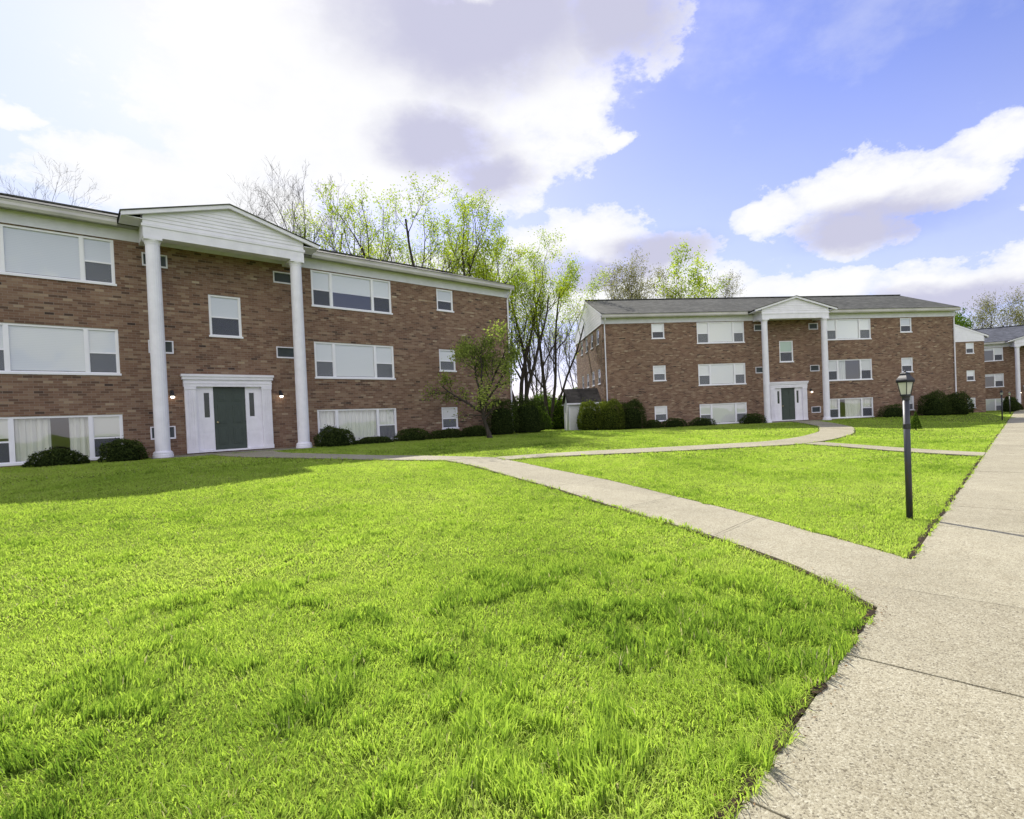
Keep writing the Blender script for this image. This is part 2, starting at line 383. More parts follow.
# bare soil and thatch along the turf edge, edge shadow darkened into its colour
m = MB()
for e in EDGES:
    n = max(6, int(np.hypot(*np.diff(e, axis=0).T).sum() / .12)); e2 = resample(e, min(n, 260))
    d = np.gradient(e2, axis=0); d /= np.linalg.norm(d, axis=1)[:, None] + 1e-9; nn = np.stack([-d[:, 1], d[:, 0]], -1)
    wl = .03 + .05 * nrg.random(len(e2)); wr = .03 + .04 * nrg.random(len(e2))
    A = e2 + nn * wl[:, None]; B = e2 - nn * wr[:, None]
    for i in range(len(e2) - 1):
        m.quad(*[(p[0], p[1], h(*p) + .010) for p in (A[i], A[i + 1], B[i + 1], B[i])])
tag(m.obj('soil_edge', M['soil']), kind='structure')
# crumbs of soil and thatch spilt in uneven tongues over the pavement rim
m = MB()
for e, sg in ((EDGES[8], -1), (EDGES[9], -1)):
    e2 = resample(e, 230); d = np.gradient(e2, axis=0); d /= np.linalg.norm(d, axis=1)[:, None] + 1e-9; nn = np.stack([-d[:, 1], d[:, 0]], -1)
    k_ = np.arange(len(e2)); wv = .5 + .5 * np.sin(k_ * .37 + 1) * np.sin(k_ * .11 + 2); wd = np.clip(.026 * wv * nrg.uniform(.2, 1.3, len(e2)) - .006, 0, .03)
    B = e2 + nn * (sg * wd)[:, None]; A = e2 - nn * (sg * .03)
    for i in range(len(e2) - 1):
        if max(wd[i], wd[i + 1]) > .004: m.quad(*[(p[0], p[1], h(*p) + .0255) for p in (A[i], A[i + 1], B[i + 1], B[i])])
tag(m.obj('soil_spill', M['soil']), kind='structure')

# ------------------------------------------------------------------ apartment blocks
CX = 2.117; PV = 1.05                       # portico columns: half spacing, distance from wall
FL = [(.02, 1.38, .36, 1.36), (2.64, 4.07, 3.05, 4.07), (5.47, 6.89, 5.87, 6.87)]   # big z0,z1, small z0,z1 per floor
def panel(mb, mapf, a0, a1, z0, z1, holes, rev=.12):
    A = sorted({a0, a1, *[x for q in holes for x in q[:2]]}); Z = sorted({z0, z1, *[x for q in holes for x in q[2:4]]})
    for i in range(len(A) - 1):
        for j in range(len(Z) - 1):
            ca, cz = (A[i] + A[i + 1]) / 2, (Z[j] + Z[j + 1]) / 2
            if any(q[0] < ca < q[1] and q[2] < cz < q[3] for q in holes): continue
            mb.quad(mapf(A[i], 0, Z[j]), mapf(A[i + 1], 0, Z[j]), mapf(A[i + 1], 0, Z[j + 1]), mapf(A[i], 0, Z[j + 1]))
    for a, b, c, d in [q[:4] for q in holes]:
        for (p, q_) in (((a, c), (b, c)), ((b, c), (b, d)), ((b, d), (a, d)), ((a, d), (a, c))):
            mb.quad(mapf(p[0], 0, p[1]), mapf(q_[0], 0, q_[1]), mapf(q_[0], rev, q_[1]), mapf(p[0], rev, p[1]))

def window(root, mapf, a0, a1, z0, z1, kind, treat, stone=False):
    """one window: frame mesh (part) with pane, screen, blind or curtain as sub-parts"""
    def bx(mb, p, q, y0, y1, c, d):
        V = [mapf(x, y, z) for z in (c, d) for (x, y) in ((p, y0), (q, y0), (q, y1), (p, y1))]
        mb.hexa(V[:4], V[4:])
    fr = MB(); w = .062
    bx(fr, a0, a0 + w, .02, .10, z0, z1); bx(fr, a1 - w, a1, .02, .10, z0, z1)
    bx(fr, a0 + w, a1 - w, .022, .10, z1 - w, z1); bx(fr, a0 + w, a1 - w, .018, .10, z0, z0 + w)
    bx(fr, a0 - .03, a1 + .03, -.035, .02, z0 - .035, z0 + .03)          # sill
    if kind == 'triple':
        s0 = a0 + (.85 if a0 < 0 else .78); s1 = a1 - (.78 if a0 < 0 else .85)
        for s in (s0, s1): bx(fr, s - .05, s + .05, .016, .098, z0 + w, z1 - w)
        bays = [(a0 + w, s0 - .05, 1), (s0 + .05, s1 - .05, 0), (s1 + .05, a1 - w, 1)]
    else: bays = [(a0 + w, a1 - w, 1)]
    mid = z0 + (z1 - z0) * .47
    scrs = []; pane = MB(); bl = MB()
    for n_, (p, q_, sash) in enumerate(bays):
        if sash:
            bx(fr, p, q_, .035, .085, mid - .025, mid + .025)
            for (c, d) in ((z0 + w, mid - .025), (mid + .025, z1 - w)):
                bx(fr, p, p + .022, .042, .085, c, d); bx(fr, q_ - .022, q_, .042, .085, c, d)
            scr = MB(); scrs.append(scr); scr.quad(mapf(p + .022, .044, z0 + w), mapf(q_ - .022, .044, z0 + w), mapf(q_ - .022, .044, mid - .025), mapf(p + .022, .044, mid - .025))
        pane.quad(mapf(p, .065, z0 + w), mapf(q_, .065, z0 + w), mapf(q_, .065, z1 - w), mapf(p, .065, z1 - w))
        tr = treat[n_ % len(treat)] if isinstance(treat, (list, tuple)) else treat
        if isinstance(tr, (int, float)) and tr > 0:
            zl = z1 - w - (z1 - z0 - 2 * w) * tr
            nn = 1 if tr != .98 else 1
            bl.quad(mapf(p - .02, 0.075, zl), mapf(q_ + .02, 0.075, zl), mapf(q_ + .02, 0.075, z1 - .01), mapf(p - .02, 0.075, z1 - .01))
        elif isinstance(tr, str) and tr[0] == 'c':
            gaps = {'c': [(0, 1)], 'cg': [(0, .46), (.74, 1)], 'cl': [(0, .35)], 'cr': [(.3, 1.)], 'ch': [(0, 1)]}[tr]
            for g0, g1 in gaps:
                u0, u1 = p + (q_ - p) * g0 - .02, p + (q_ - p) * g1 + .02; K = max(6, int((u1 - u0) / .03)); ph = rng.random() * 6
                zl = z0 + .03 if tr != 'ch' else mid
                P = [(u0 + (u1 - u0) * k / K, .15 + .03 * math.sin(k * 1.15 + ph) + .012 * math.sin(k * 2.7 + ph)) for k in range(K + 1)]
                for (xa, ya), (xb, yb) in zip(P[:-1], P[1:]): bl.quad(mapf(xa, ya, zl), mapf(xb, yb, zl), mapf(xb, yb, z1 - .02), mapf(xa, ya, z1 - .02))
    o = fr.obj('window', M['vinyl'], root)
    pane.obj('pane', M['glass'], o)
    for scr in scrs: scr.obj('screen', M['screen'], o)
    if bl.f:
        iscurt = any(isinstance(x, str) for x in (treat if isinstance(treat, (list, tuple)) else [treat]))
        bl.obj('curtain' if iscurt else 'blind', M['green'] if kind == 'green' else (M['sheer'] if iscurt else M['blind']), o, smooth=iscurt)
    return o

def building(label, b, T, ac, EL=-12.86, ER=12.86, D=10.1, RZ=9.52, sideblind=0, roof='roof', gablewins=True, pipes=(1,), bare=False, group='apartment blocks round the lawn'):
    root = thing('apartment_building', label, 'apartment building', (b[0], b[1], b[2]), b[3], group)
    F = lambda a, d, z: (a, d, z)                       # front wall: d goes inwards (+y)
    SL = lambda a, d, z: (EL + d, a, z); SR = lambda a, d, z: (ER - d, a, z); BK = lambda a, d, z: (a, D - d, z)
    ZT = 6.92; holes = []; wins = []
    for f in range(3):
        z0, z1, s0, s1 = FL[f]
        for sd in (-1, 1):
            for a, c, z_0, z_1, kd in ((3.0, 6.35, z0, z1, 'triple'), (8.61, 9.49, s0, s1, 'single')):
                p, q_ = sorted((sd * a, sd * c))
                if p < EL + .1 or q_ > ER - .1: continue
                holes.append((p, q_, z_0, z_1)); wins.append((p, q_, z_0, z_1, kd, T.get((f + 1, sd, kd), .98)))
    holes.append((-.5, .5, 4.04, 5.49)); wins.append((-.5, .5, 4.04, 5.49, *T.get('stair', ('single', .5))))
    holes.append((-1.03, 1.03, 0., 2.29))
    for (u0, z0_) in ac: holes.append((u0, u0 + .68, z0_, z0_ + .43))
    w = MB()
    panel(w, F, EL, ER, -.35, ZT, holes)
    # ends
    sw = []
    for f, (z0_, z1_) in enumerate(((.36, 1.36), (3.05, 4.07), (5.75, 6.8))):
        for y0 in (1.0, 3.0, 5.0, 7.0): sw.append((y0, y0 + .8, z0_, z1_))
    shl = sw if gablewins else []
    panel(w, SL, 0, D, -.35, ZT, shl); panel(w, SR, 0, D, -.35, ZT, shl)
    panel(w, BK, EL, ER, -.35, ZT, [])
    wall = w.obj('wall', M['brick'], root)
    # rooms behind the glass
    r_ = MB()
    for z0_, z1_ in ((-.2, 2.2), (2.45, 5.0), (5.2, 6.9)):
        for x0, x1 in ((EL + .3, -2.5), (-2.4, 2.4), (2.5, ER - .3)):
            if x1 - x0 < .5: continue
            y0, y1 = .26, 3.8
            r_.quad((x0, y1, z0_), (x1, y1, z0_), (x1, y1, z1_), (x0, y1, z1_)); r_.quad((x0, y0, z0_), (x1, y0, z0_), (x1, y1, z0_), (x0, y1, z0_))
            r_.quad((x0, y0, z1_), (x0, y1, z1_), (x1, y1, z1_), (x1, y0, z1_)); r_.quad((x0 if x0 > EL + 1 else x1, y0, z0_), (x0 if x0 > EL + 1 else x1, y1, z0_), (x0 if x0 > EL + 1 else x1, y1, z1_), (x0 if x0 > EL + 1 else x1, y0, z1_)) if x0 > EL + 1 else None
            if x1 < ER - 1: r_.quad((x1, y0, z0_), (x1, y0, z1_), (x1, y1, z1_), (x1, y1, z0_))
        for xa, xb in ((EL + .26, EL + 3.2), (ER - .26, ER - 3.2)):
            y0, y1 = 3.9, D - .3
            r_.quad((xb, y0, z0_), (xb, y1, z0_), (xb, y1, z1_), (xb, y0, z1_))
            for yy_ in (y0, y1): r_.quad((xa, yy_, z0_), (xb, yy_, z0_), (xb, yy_, z1_), (xa, yy_, z1_))
            for zz_ in (z0_, z1_): r_.quad((xa, y0, zz_), (xb, y0, zz_), (xb, y1, zz_), (xa, y1, zz_))
    r_.obj('room', M['room'], root)
    for q_ in wins: window(root, F, q_[0], q_[1], q_[2], q_[3], q_[4], q_[5])
    if gablewins:
        for mp in (SL, SR):
            for q_ in sw: window(root, mp, q_[0], q_[1], q_[2], q_[3], 'single', sideblind)
    # frieze board, soffit, gutters
    m = MB(); m.box(EL - .02, ER + .02, -.03, .0, ZT, 7.3); m.box(EL - .025, ER + .025, -.045, -.03, 7.22, 7.3); m.obj('frieze', M['frieze'], root)
    m = MB(); m.box(EL - .03, ER + .03, -.34, .0, 7.30, 7.325); m.box(EL - .03, ER + .03, D, D + .5, 7.30, 7.325); m.obj('soffit', M['soffit'], root)
    for x0, x1 in ((EL - .05, -2.92), (2.92, ER + .05)):
        m = MB(); pr = [(q[0] + .16, q[1] + .05) for q in ((-.5, 7.2), (-.59, 7.2), (-.625, 7.28), (-.61, 7.36), (-.63, 7.42), (-.615, 7.42), (-.595, 7.36), (-.60, 7.29), (-.58, 7.23), (-.5, 7.23))]
        n = len(pr)
        m.add([(x, p, z) for x in (x0, x1) for p, z in pr], [(k, (k + 1) % n, n + (k + 1) % n, n + k) for k in range(n)])
        for x in (x0, x1): m.box(x, x + .004, -.465, -.34, 7.25, 7.47)
        m.box(x0, x1, -.34, -.32, 7.25, 7.48); m.obj('gutter', M['alum'], root)
    m = MB(); m.box(EL - .05, ER + .05, D + .48, D + .6, 7.2, 7.42); m.obj('gutter', M['alum'], root)
    # main roof
    m = MB(); e0, e1 = EL - .055, ER + .055; k = (RZ - 7.49) / (D / 2 + .39)
    for s in (0, 1):
        Y = lambda y: y if s == 0 else D - y
        bot = [(e0, Y(-.39), 7.48), (e1, Y(-.39), 7.48), (e1, D / 2, RZ), (e0, D / 2, RZ)]
        top = [(x, y, z + .045) for x, y, z in bot]
        m.hexa(bot, top)
    m.box(e0, e1, D / 2 - .14, D / 2 + .14, RZ + .03, RZ + .085)
    m.obj('roof', M[roof], root)
    for sg, x in ((-1, EL), (1, ER)):                    # sided gables with rake boards
        m = MB(); zz = ZT; bw = .19
        while zz < RZ - .02:
            z2 = min(zz + bw, RZ - .01)
            def yy(z): return max(0., (z - 7.49) / k - .39) if z > 7.2 else 0.
            y0, y1 = yy(zz), yy(z2)
            o0, o1 = x + sg * .030, x + sg * .014
            m.add([(o0, y0, zz), (o0, D - y0, zz), (o1, D - y1, z2), (o1, y1, z2), (o1 - sg * .01, y0, zz), (o1 - sg * .01, D - y0, zz)], [(0, 1, 2, 3), (4, 5, 1, 0)])
            zz = z2
        m.obj('gable', M['white'], root)
        m = MB()
        for s in (0, 1):
            Y = lambda y: y if s == 0 else D - y
            q_ = [(x + sg * .012, Y(-.39), 7.32), (x + sg * .052, Y(-.39), 7.32), (x + sg * .052, D / 2, RZ - .16), (x + sg * .012, D / 2, RZ - .16)]
            m.hexa(q_, [(a, bb, z + .155) for a, bb, z in q_])
        m.obj('rake_board', M['white'], root)
    # portico
    m = MB(); m.box(-2.36, 2.36, -1.25, -.84, 6.81, 7.2); m.box(-2.36, -1.95, -.84, -.032, 6.83, 7.2); m.box(1.95, 2.36, -.84, -.032, 6.83, 7.2)
    m.box(-2.40, 2.40, -1.275, -1.25, 7.12, 7.2); m.box(-1.95, 1.95, -.84, -.05, 7.12, 7.15)
    m.obj('entablature', M['white'], root)
    m = MB(); AZ, EZ, EW = 8.26, 7.41, 2.88; sl = (AZ - EZ) / EW; zz = 7.2; bw = .115
    while zz < AZ - .1:
        z2 = min(zz + bw, AZ - .08)
        hw = lambda z: min(2.36, (AZ - .05 - z) / sl)
        m.add([(-hw(zz), -1.262, zz), (hw(zz), -1.262, zz), (hw(z2), -1.243, z2), (-hw(z2), -1.243, z2), (hw(zz), -1.243, zz), (-hw(zz), -1.243, zz)], [(0, 1, 2, 3), (5, 4, 1, 0)])
        zz = z2
    for s in (-1, 1): m.quad((s * 2.36, -1.25, 7.2), (s * 2.36, -.1, 7.2), (s * 2.36, -.1, 7.57), (s * 2.36, -1.25, 7.57))
    m.obj('pediment', M['white'], root)
    m = MB()
    for s in (-1, 1):
        q_ = [(s * EW, -1.40, EZ - .12), (s * EW, -1.30, EZ - .12), (0, -1.30, AZ - .12), (0, -1.40, AZ - .12)]
        if s > 0: q_ = q_[::-1]
        m.hexa(q_, [(x, y, z + .12) for x, y, z in q_])
    for s in (-1, 1): m.box(s * 2.37, s * EW, -1.30, -.47, EZ - .10, EZ - .075)
    m.obj('rake_board', M['white'], root)
    m = MB()
    for s in (-1, 1):
        q_ = [(s * (EW + .03), -1.43, EZ), (0, -1.43, AZ), (0, (AZ - 7.49) / k - .3, AZ), (s * (EW + .03), -.38, EZ)]
        if s < 0: q_ = q_[::-1]
        m.hexa(q_, [(x, y, z + .032) for x, y, z in q_])
    m.obj('portico_roof', M[roof], root)
    for s in (-1, 1):
        m = MB(); wob = [1., 1., .982]
        prof = [(.20, .16), (.20, 2.0), (.197, 4.0), (.188, 6.62)]
        m.lathe((s * CX, -PV, 0), prof, 60, 0, wob)
        m.lathe((s * CX, -PV, 0), [(.275, -.04), (.275, .05), (.255, .07), (.262, .10), (.25, .135), (.215, .165)], 28)
        m.lathe((s * CX, -PV, 0), [(.195, 6.6), (.205, 6.66), (.225, 6.70), (.225, 6.73)], 28)
        m.box(s * CX - .235, s * CX + .235, -PV - .233, -PV + .233, 6.73, 6.812)
        m.obj('column', M['white'], root, smooth=False)
    # entrance
    m = MB()
    m.box(-1.34, -1.02, -.13, .03, .0, 2.26); m.box(1.02, 1.34, -.13, .03, .0, 2.26)
    for s in (-1, 1):
        for q_ in (-.10, -.033, .033, .10): m.box(s * 1.18 + q_ - .02, s * 1.18 + q_ + .02, -.145, -.13, .16, 2.12)
        m.box(s * 1.35, s * 1.01, -.155, -.13, .0, .14); m.box(s * 1.35, s * 1.01, -.155, -.13, 2.16, 2.26)
        p, q_ = sorted((s * .50, s * 1.02)); m.box(p, s * .61 if s > 0 else s * .85, .0, .06, .06, 2.26) if False else None
        a0, a1 = sorted((s * .62, s * .78))
        m.box(p, a0, -.02, .06, .06, 2.262); m.box(a1, q_, -.02, .06, .06, 2.262); m.box(a0, a1, -.018, .06, .06, 1.2); m.box(a0, a1, -.018, .06, 2.05, 2.262)
        for (c, d) in ((.12, .62), (.70, 1.12)): m.box(a0 - .06, a1 + .09, -.03, -.018, c, d)
    m.box(-1.36, 1.36, -.15, .03, 2.262, 2.50); m.box(-1.40, 1.40, -.20, .03, 2.50, 2.60); m.box(-1.43, 1.43, -.23, .03, 2.60, 2.68)
    m.box(-1.37, 1.37, -.165, -.15, 2.36, 2.40); m.box(-1.02, 1.02, -.10, .06, .0, .058)
    m.obj('door_surround', M['white'], root)
    m = MB()
    for s in (-1, 1): m.quad((s * .62, .03, 1.2), (s * .78, .03, 1.2), (s * .78, .03, 2.05), (s * .62, .03, 2.05))
    m.obj('sidelight', M['darkglass'], root)
    m = MB(); m.box(-.5, .5, .045, .09, .06, 2.262)
    for (c, d) in ((.24, .82), (.98, 1.62), (1.76, 2.04)):
        for s in (-1, 1):
            q_ = sorted((s * .09, s * .37)); m.box(q_[0], q_[1], .030, .045, c, d); m.box(q_[0] + .05, q_[1] - .05, .022, .030, c + .05, d - .05)
    dr = m.obj('door', M['door'], root, bevel=.004)
    m = MB(); m.tube([(-.40, .045, 1.02), (-.40, -.02, 1.02)], .018, 8); m.lathe((-.40, -.03, .99), [(.008, 0), (.032, .012), (.034, .03), (.03, .05), (.008, .06)], 10); m.obj('knob', M['brass'], dr, smooth=True)
    for s in (-1, 1):
        m = MB(); m.box(s * 1.68 - .05, s * 1.68 + .05, -.03, 0, 1.98, 2.14); m.tube([(s * 1.68, -.03, 2.08), (s * 1.68, -.13, 2.12), (s * 1.68, -.15, 2.02)], .014, 8)
        m.lathe((s * 1.68, -.15, 1.93), [(.085, 0), (.075, .03), (.045, .08), (.02, .12)], 14)
        sc_ = m.obj('wall_lamp', M['dark'], root)
        m = MB(); m.lathe((s * 1.68, -.15, 1.87), [(.015, 0), (.048, .015), (.058, .045), (.045, .062), (.02, .066)], 12); m.obj('bulb', M['bulb'], sc_, smooth=True)
    for u0, z0_ in ac:
        m = MB()
        for q_ in ((u0, u0 + .036, z0_, z0_ + .43), (u0 + .644, u0 + .68, z0_, z0_ + .43), (u0 + .036, u0 + .644, z0_, z0_ + .05), (u0 + .036, u0 + .644, z0_ + .394, z0_ + .43)):
            m.box(q_[0], q_[1], -.03, .06, q_[2], q_[3])
        fr = m.obj('air_conditioner_sleeve', M['white'], root)
        m = MB(); m.box(u0 + .036, u0 + .644, .05, .07, z0_ + .05, z0_ + .394)
        for k_ in range(9): zz = z0_ + .07 + k_ * .034; m.quad((u0 + .08, .048, zz), (u0 + .60, .048, zz), (u0 + .60, .03, zz + .014), (u0 + .08, .03, zz + .014))
        m.obj('grille', M['acgrey'], fr)
    for s in pipes:
        x = (ER - .13) if s > 0 else (EL + .16)
        m = MB(); m.tube([(x, -.40, 7.27), (x, -.37, 7.15), (x, -.12, 6.88), (x, -.075, 6.78), (x, -.075, .25), (x, -.10, .12), (x, -.30, .04)], .043, 8)
        for z in (1.2, 3.6, 6.0): m.box(x - .055, x + .055, -.035, -.0, z, z + .04)
        m.obj('downpipe', M['white'], root)
    m = MB(); m.box(-2.42, 2.42, -1.48, -.005, -.3, -.035); m.obj('stoop', M['step'], root, bevel=.015)
    return root

T1 = {(3, -1, 'triple'): .98, (2, -1, 'triple'): .98, (1, -1, 'triple'): [.45, 'cg', .5], (3, 1, 'triple'): .55, (2, 1, 'triple'): [.98, .98, .98],
      (1, 1, 'triple'): ['c', 'c', 'c'], (3, 1, 'single'): .5, (2, 1, 'single'): .98, (1, 1, 'single'): .95, 'stair': ('single', .52)}
AC1 = [(1.63, 6.19), (1.62, 3.36), (-2.30, 6.20), (-2.25, 3.36), (-2.31, .52)]
b1 = building('brick apartment block nearest at left, cut by the left edge of the picture', B1, T1, AC1, pipes=(1,), RZ=9.28)
T2 = {(3, -1, 'triple'): .98, (2, -1, 'triple'): .98, (1, -1, 'triple'): .98, (3, 1, 'triple'): .98, (2, 1, 'triple'): [.55, 'cl', .5], (1, 1, 'triple'): ['ch', 'cr', 'ch'],
      (3, 1, 'single'): .55, (2, 1, 'single'): .6, (3, -1, 'single'): .55, (2, -1, 'single'): .95, (1, -1, 'single'): .95, 'stair': ('green', .5)}
AC2 = [(1.70, 6.22), (1.70, 3.33), (-2.28, 6.22), (-2.28, 3.33), (1.70, .46)]
b2 = building('brick apartment block seen whole across the lawn, with a white left gable', B2, T2, AC2, pipes=(-1, 1))
b3 = building('mostly hidden brick block showing a white gable end above three small windows', B3, {}, AC2, sideblind=.5, EL=-6.8, ER=6.8, pipes=())
T4 = {(3, -1, 'triple'): [.5, .15, .5], (2, -1, 'triple'): [.5, .15, .6], (1, -1, 'triple'): .98}
b4 = building('farthest brick block at the end of the sidewalk, with a slate blue roof', B4, T4, [], EL=-6.6, ER=12.86, roof='roofblue', pipes=())

# ------------------------------------------------------------------ trees
def tubes_np(polys, sides):
    """polys: list of (pts (n,3), radii (n,)) -> V, F4"""
    Vs = []; Fs = []; off = 0
    ang = np.arange(sides) * 2 * np.pi / sides; ca, sa = np.cos(ang), np.sin(ang)
    for P, r in polys:
        P = np.asarray(P); n = len(P)
        d = np.gradient(P, axis=0); d /= np.linalg.norm(d, axis=1)[:, None] + 1e-9
        ref = np.where(np.abs(d[:, 2:3]) < .9, np.array([[0, 0, 1.]]), np.array([[1., 0, 0]]))
        a = np.cross(d, ref); a /= np.linalg.norm(a, axis=1)[:, None] + 1e-9; b = np.cross(d, a)
        ring = P[:, None, :] + (a[:, None, :] * ca[None, :, None] + b[:, None, :] * sa[None, :, None]) * np.asarray(r)[:, None, None]
        Vs.append(ring.reshape(-1, 3)); i = off + np.arange(n * sides).reshape(n, sides); j = np.roll(i, -1, axis=1)
        Fs.append(np.stack([i[:-1], j[:-1], j[1:], i[1:]], -1).reshape(-1, 4)); off += n * sides
    return np.vstack(Vs), np.vstack(Fs)

def grow(seed, stems, levels, up=.12, wander=.16, lf_lvl=2):
    """stems: list of (base xyz, direction, length, radius). levels: per level dict(n, ang, ratio, tmin)"""
    g = np.random.default_rng(seed); out = [[] for _ in range(len(levels) + 1)]; tips = []
    def branch(p, d, L, r, lv, upk):
        n = max(4, min(10, int(L / .45) + 3)); seg = L / (n - 1); P = [p]; D = [d]
        for _ in range(n - 1):
            d = d + g.normal(0, wander, 3) * (.8 if lv else .45); d[2] += upk * (.5 if lv == 0 else 1); d /= np.linalg.norm(d)
            p = p + d * seg; P.append(p); D.append(d)
        rad = r * np.linspace(1, .30 if lv < len(levels) else .45, n) ** .9
        if lv == 0: rad[0] *= 1.35
        out[lv].append((np.array(P), rad))
        if lv >= lf_lvl:
            for k in range(1, n): tips.append((P[k], lv))
        if lv < len(levels):
            c = levels[lv]; m = max(1, int(c['n'] * g.uniform(.75, 1.25)))
            for k in range(m):
                t = c['tmin'] + (1 - c['tmin']) * (k + g.random()) / m; t = min(t, .98); i = t * (n - 1); i0 = int(i); f = i - i0
                q = P[i0] * (1 - f) + P[min(i0 + 1, n - 1)] * f; dd = D[i0]
                per = np.cross(dd, g.normal(0, 1, 3)); per /= np.linalg.norm(per) + 1e-9
                an = math.radians(c['ang'] * g.uniform(.65, 1.3)); nd = dd * math.cos(an) + per * math.sin(an)
                if nd[2] < c.get('zmin', -.1): nd[2] = c.get('zmin', -.1) + .1 * g.random()
                nd /= np.linalg.norm(nd)
                branch(q, nd, L * c['ratio'] * (1.15 - .55 * t) * g.uniform(.7, 1.2), max(r * np.interp(t, [0, 1], [1, .3]) * c.get('rr', .6), .006), lv + 1, up)
    for b, d, L, r in stems:
        d = np.array(d, float); d /= np.linalg.norm(d); branch(np.array(b, float), d, L, r, 0, up)
    return out, np.array([t[0] for t in tips]) if tips else np.zeros((0, 3))

def leaves_np(P, g, size, aspect=.55, droop=.0):
    """diamond leaves with random orientation at P"""
    n = len(P); a = g.normal(0, 1, (n, 3)); a[:, 2] -= droop; a /= np.linalg.norm(a, axis=1)[:, None]
    b = np.cross(a, g.normal(0, 1, (n, 3))); b /= np.linalg.norm(b, axis=1)[:, None] + 1e-9
    s = (size * g.uniform(.6, 1.35, n))[:, None]
    V = np.stack([P - a * s * .5, P + b * s * aspect * .5, P + a * s * .5, P - b * s * aspect * .5], 1).reshape(-1, 3)
    return V, np.arange(4 * n).reshape(n, 4)

def tree(name, label, cat, x, y, seed, stems, levels, leaf=None, nleaf=0, size=.12, sig=.22, bark='bark', group=None, up=.12, wander=.16, lf_lvl=2, rz=0., keep=.8, clump=1.0):
    g = np.random.default_rng(seed + 500)
    root = thing(name, label, cat, (x, y, h(x, y) - .02), rz, group)
    out, tips = grow(seed, stems, levels, up, wander, lf_lvl)
    Vs = []; Fs = []; off = 0
    for lv, polys in enumerate(out):
        if not polys: continue
        V, F = tubes_np(polys, (9, 6, 4, 3, 3)[lv]); Vs.append(V); Fs.append(F + off); off += len(V)
    o = big_mesh('trunk', np.vstack(Vs), F4=np.vstack(Fs), mat=M[bark], parent=root); o.data.polygons.foreach_set('use_smooth', [True] * len(o.data.polygons))
    if leaf and nleaf and len(tips):
        hz = np.clip((tips[:, 2] - tips[:, 2].min()) / (np.ptp(tips[:, 2]) + 1e-6), 0, 1)
        w = (.25 + g.random(len(tips)) ** 4 * clump) * (.10 + hz ** 1.5); w /= w.sum()
        c = tips[g.choice(len(tips), nleaf, p=w)]
        P = c + g.normal(0, sig, (nleaf, 3))
        V, F = leaves_np(P, g, size); tone = np.clip(.5 + g.normal(0, .2, nleaf) + .25 * np.sin(c[:, 0] * 1.3 + seed) * np.cos(c[:, 2] * 1.7), 0, 1)
        big_mesh('crown', V, F4=F, mat=M[leaf], parent=root, attrs={'rnd': np.repeat(tone, 4)})
    return root

LV_V = [dict(n=7, ang=32, ratio=.50, tmin=.30, rr=.55, zmin=.25), dict(n=6, ang=36, ratio=.50, tmin=.25, zmin=.0), dict(n=5, ang=42, ratio=.5, tmin=.2)]
LV_B = [dict(n=9, ang=34, ratio=.46, tmin=.28, rr=.5, zmin=.2), dict(n=7, ang=36, ratio=.52, tmin=.2, zmin=.1), dict(n=6, ang=38, ratio=.55, tmin=.15), dict(n=3, ang=35, ratio=.6, tmin=.3)]
def stems_vase(g, n, hgt, r0, spread, dirx=0., diry=0.):
    L = []
    for k in range(n):
        a = 2 * math.pi * (k + g.random() * .6) / n
        hgt_ = hgt * TS; r = r0 * .95
        L.append(((.12 * math.cos(a) * (n > 1), .12 * math.sin(a) * (n > 1), -.1), (spread * math.cos(a) + dirx, spread * math.sin(a) + diry, 1.), hgt_ * g.uniform(.82, 1.05), r * g.uniform(.75, 1.1)))
    return L
TS = .86
GB = 'trees standing behind the nearest brick block'
gg = random.Random(3)
for (x, y, seed, n, hgt, sp_, dx, leafn, lab) in (
        (-10.0, 32.6, 21, 6, 13.4, .30, -.02, 9000, 'thinly leaved spring tree fanning left, leftmost of the yellow green ones over the nearest roof'),
        (-6.5, 33.0, 22, 6, 14.2, .30, .0, 12000, 'tallest of the yellow green spring trees rising over the nearest roof'),
        (-4.4, 34.2, 23, 4, 12.6, .26, .16, 9000, 'yellow green spring tree leaning right over the nearest roof, above its right half')):
    tree('spring_tree', lab, 'tree', x, y, seed, stems_vase(gg, n, hgt, .17, sp_, dx), LV_V, 'lf_spring', int(leafn * 1.25), .115, .20, group=GB, clump=5., lf_lvl=3)
tree('bare_tree', 'leafless dark tree standing over the right slope of the nearest white pediment', 'tree', -15.6, 34., 24, stems_vase(gg, 4, 15.2, .15, .20, .06), LV_B, bark='barkg', group=GB)
tree('bare_tree', 'leafless tree with fine leaning twigs peeping over the peak of the nearest white pediment', 'tree', -24.2, 42., 25, stems_vase(gg, 3, 19., .17, .16, -.05), LV_B, bark='barkg', group=GB)
tree('bare_tree', 'leafless tree tips over the roof at the far left edge of the picture', 'tree', -39.5, 42., 26, stems_vase(gg, 3, 20.5, .17, .16, .02), LV_B, bark='barkg', group=GB)
TS = .84
GG = 'trees in the gap between two brick blocks'
tree('spring_tree', 'tall yellow green tree just right of the nearest block, forked low with dark limbs', 'tree', -1.6, 37.2, 31, stems_vase(gg, 4, 13.2, .17, .14, .0), LV_V, 'lf_spring', 13000, .115, .28, group=GG, clump=5., lf_lvl=3)
tree('spring_tree', 'tall yellow green tree leaning right towards the white left gable', 'tree', 0.2, 40.5, 32, stems_vase(gg, 3, 13.6, .16, .10, .10), LV_V, 'lf_spring', 10000, .115, .28, group=GG, clump=5., lf_lvl=3)
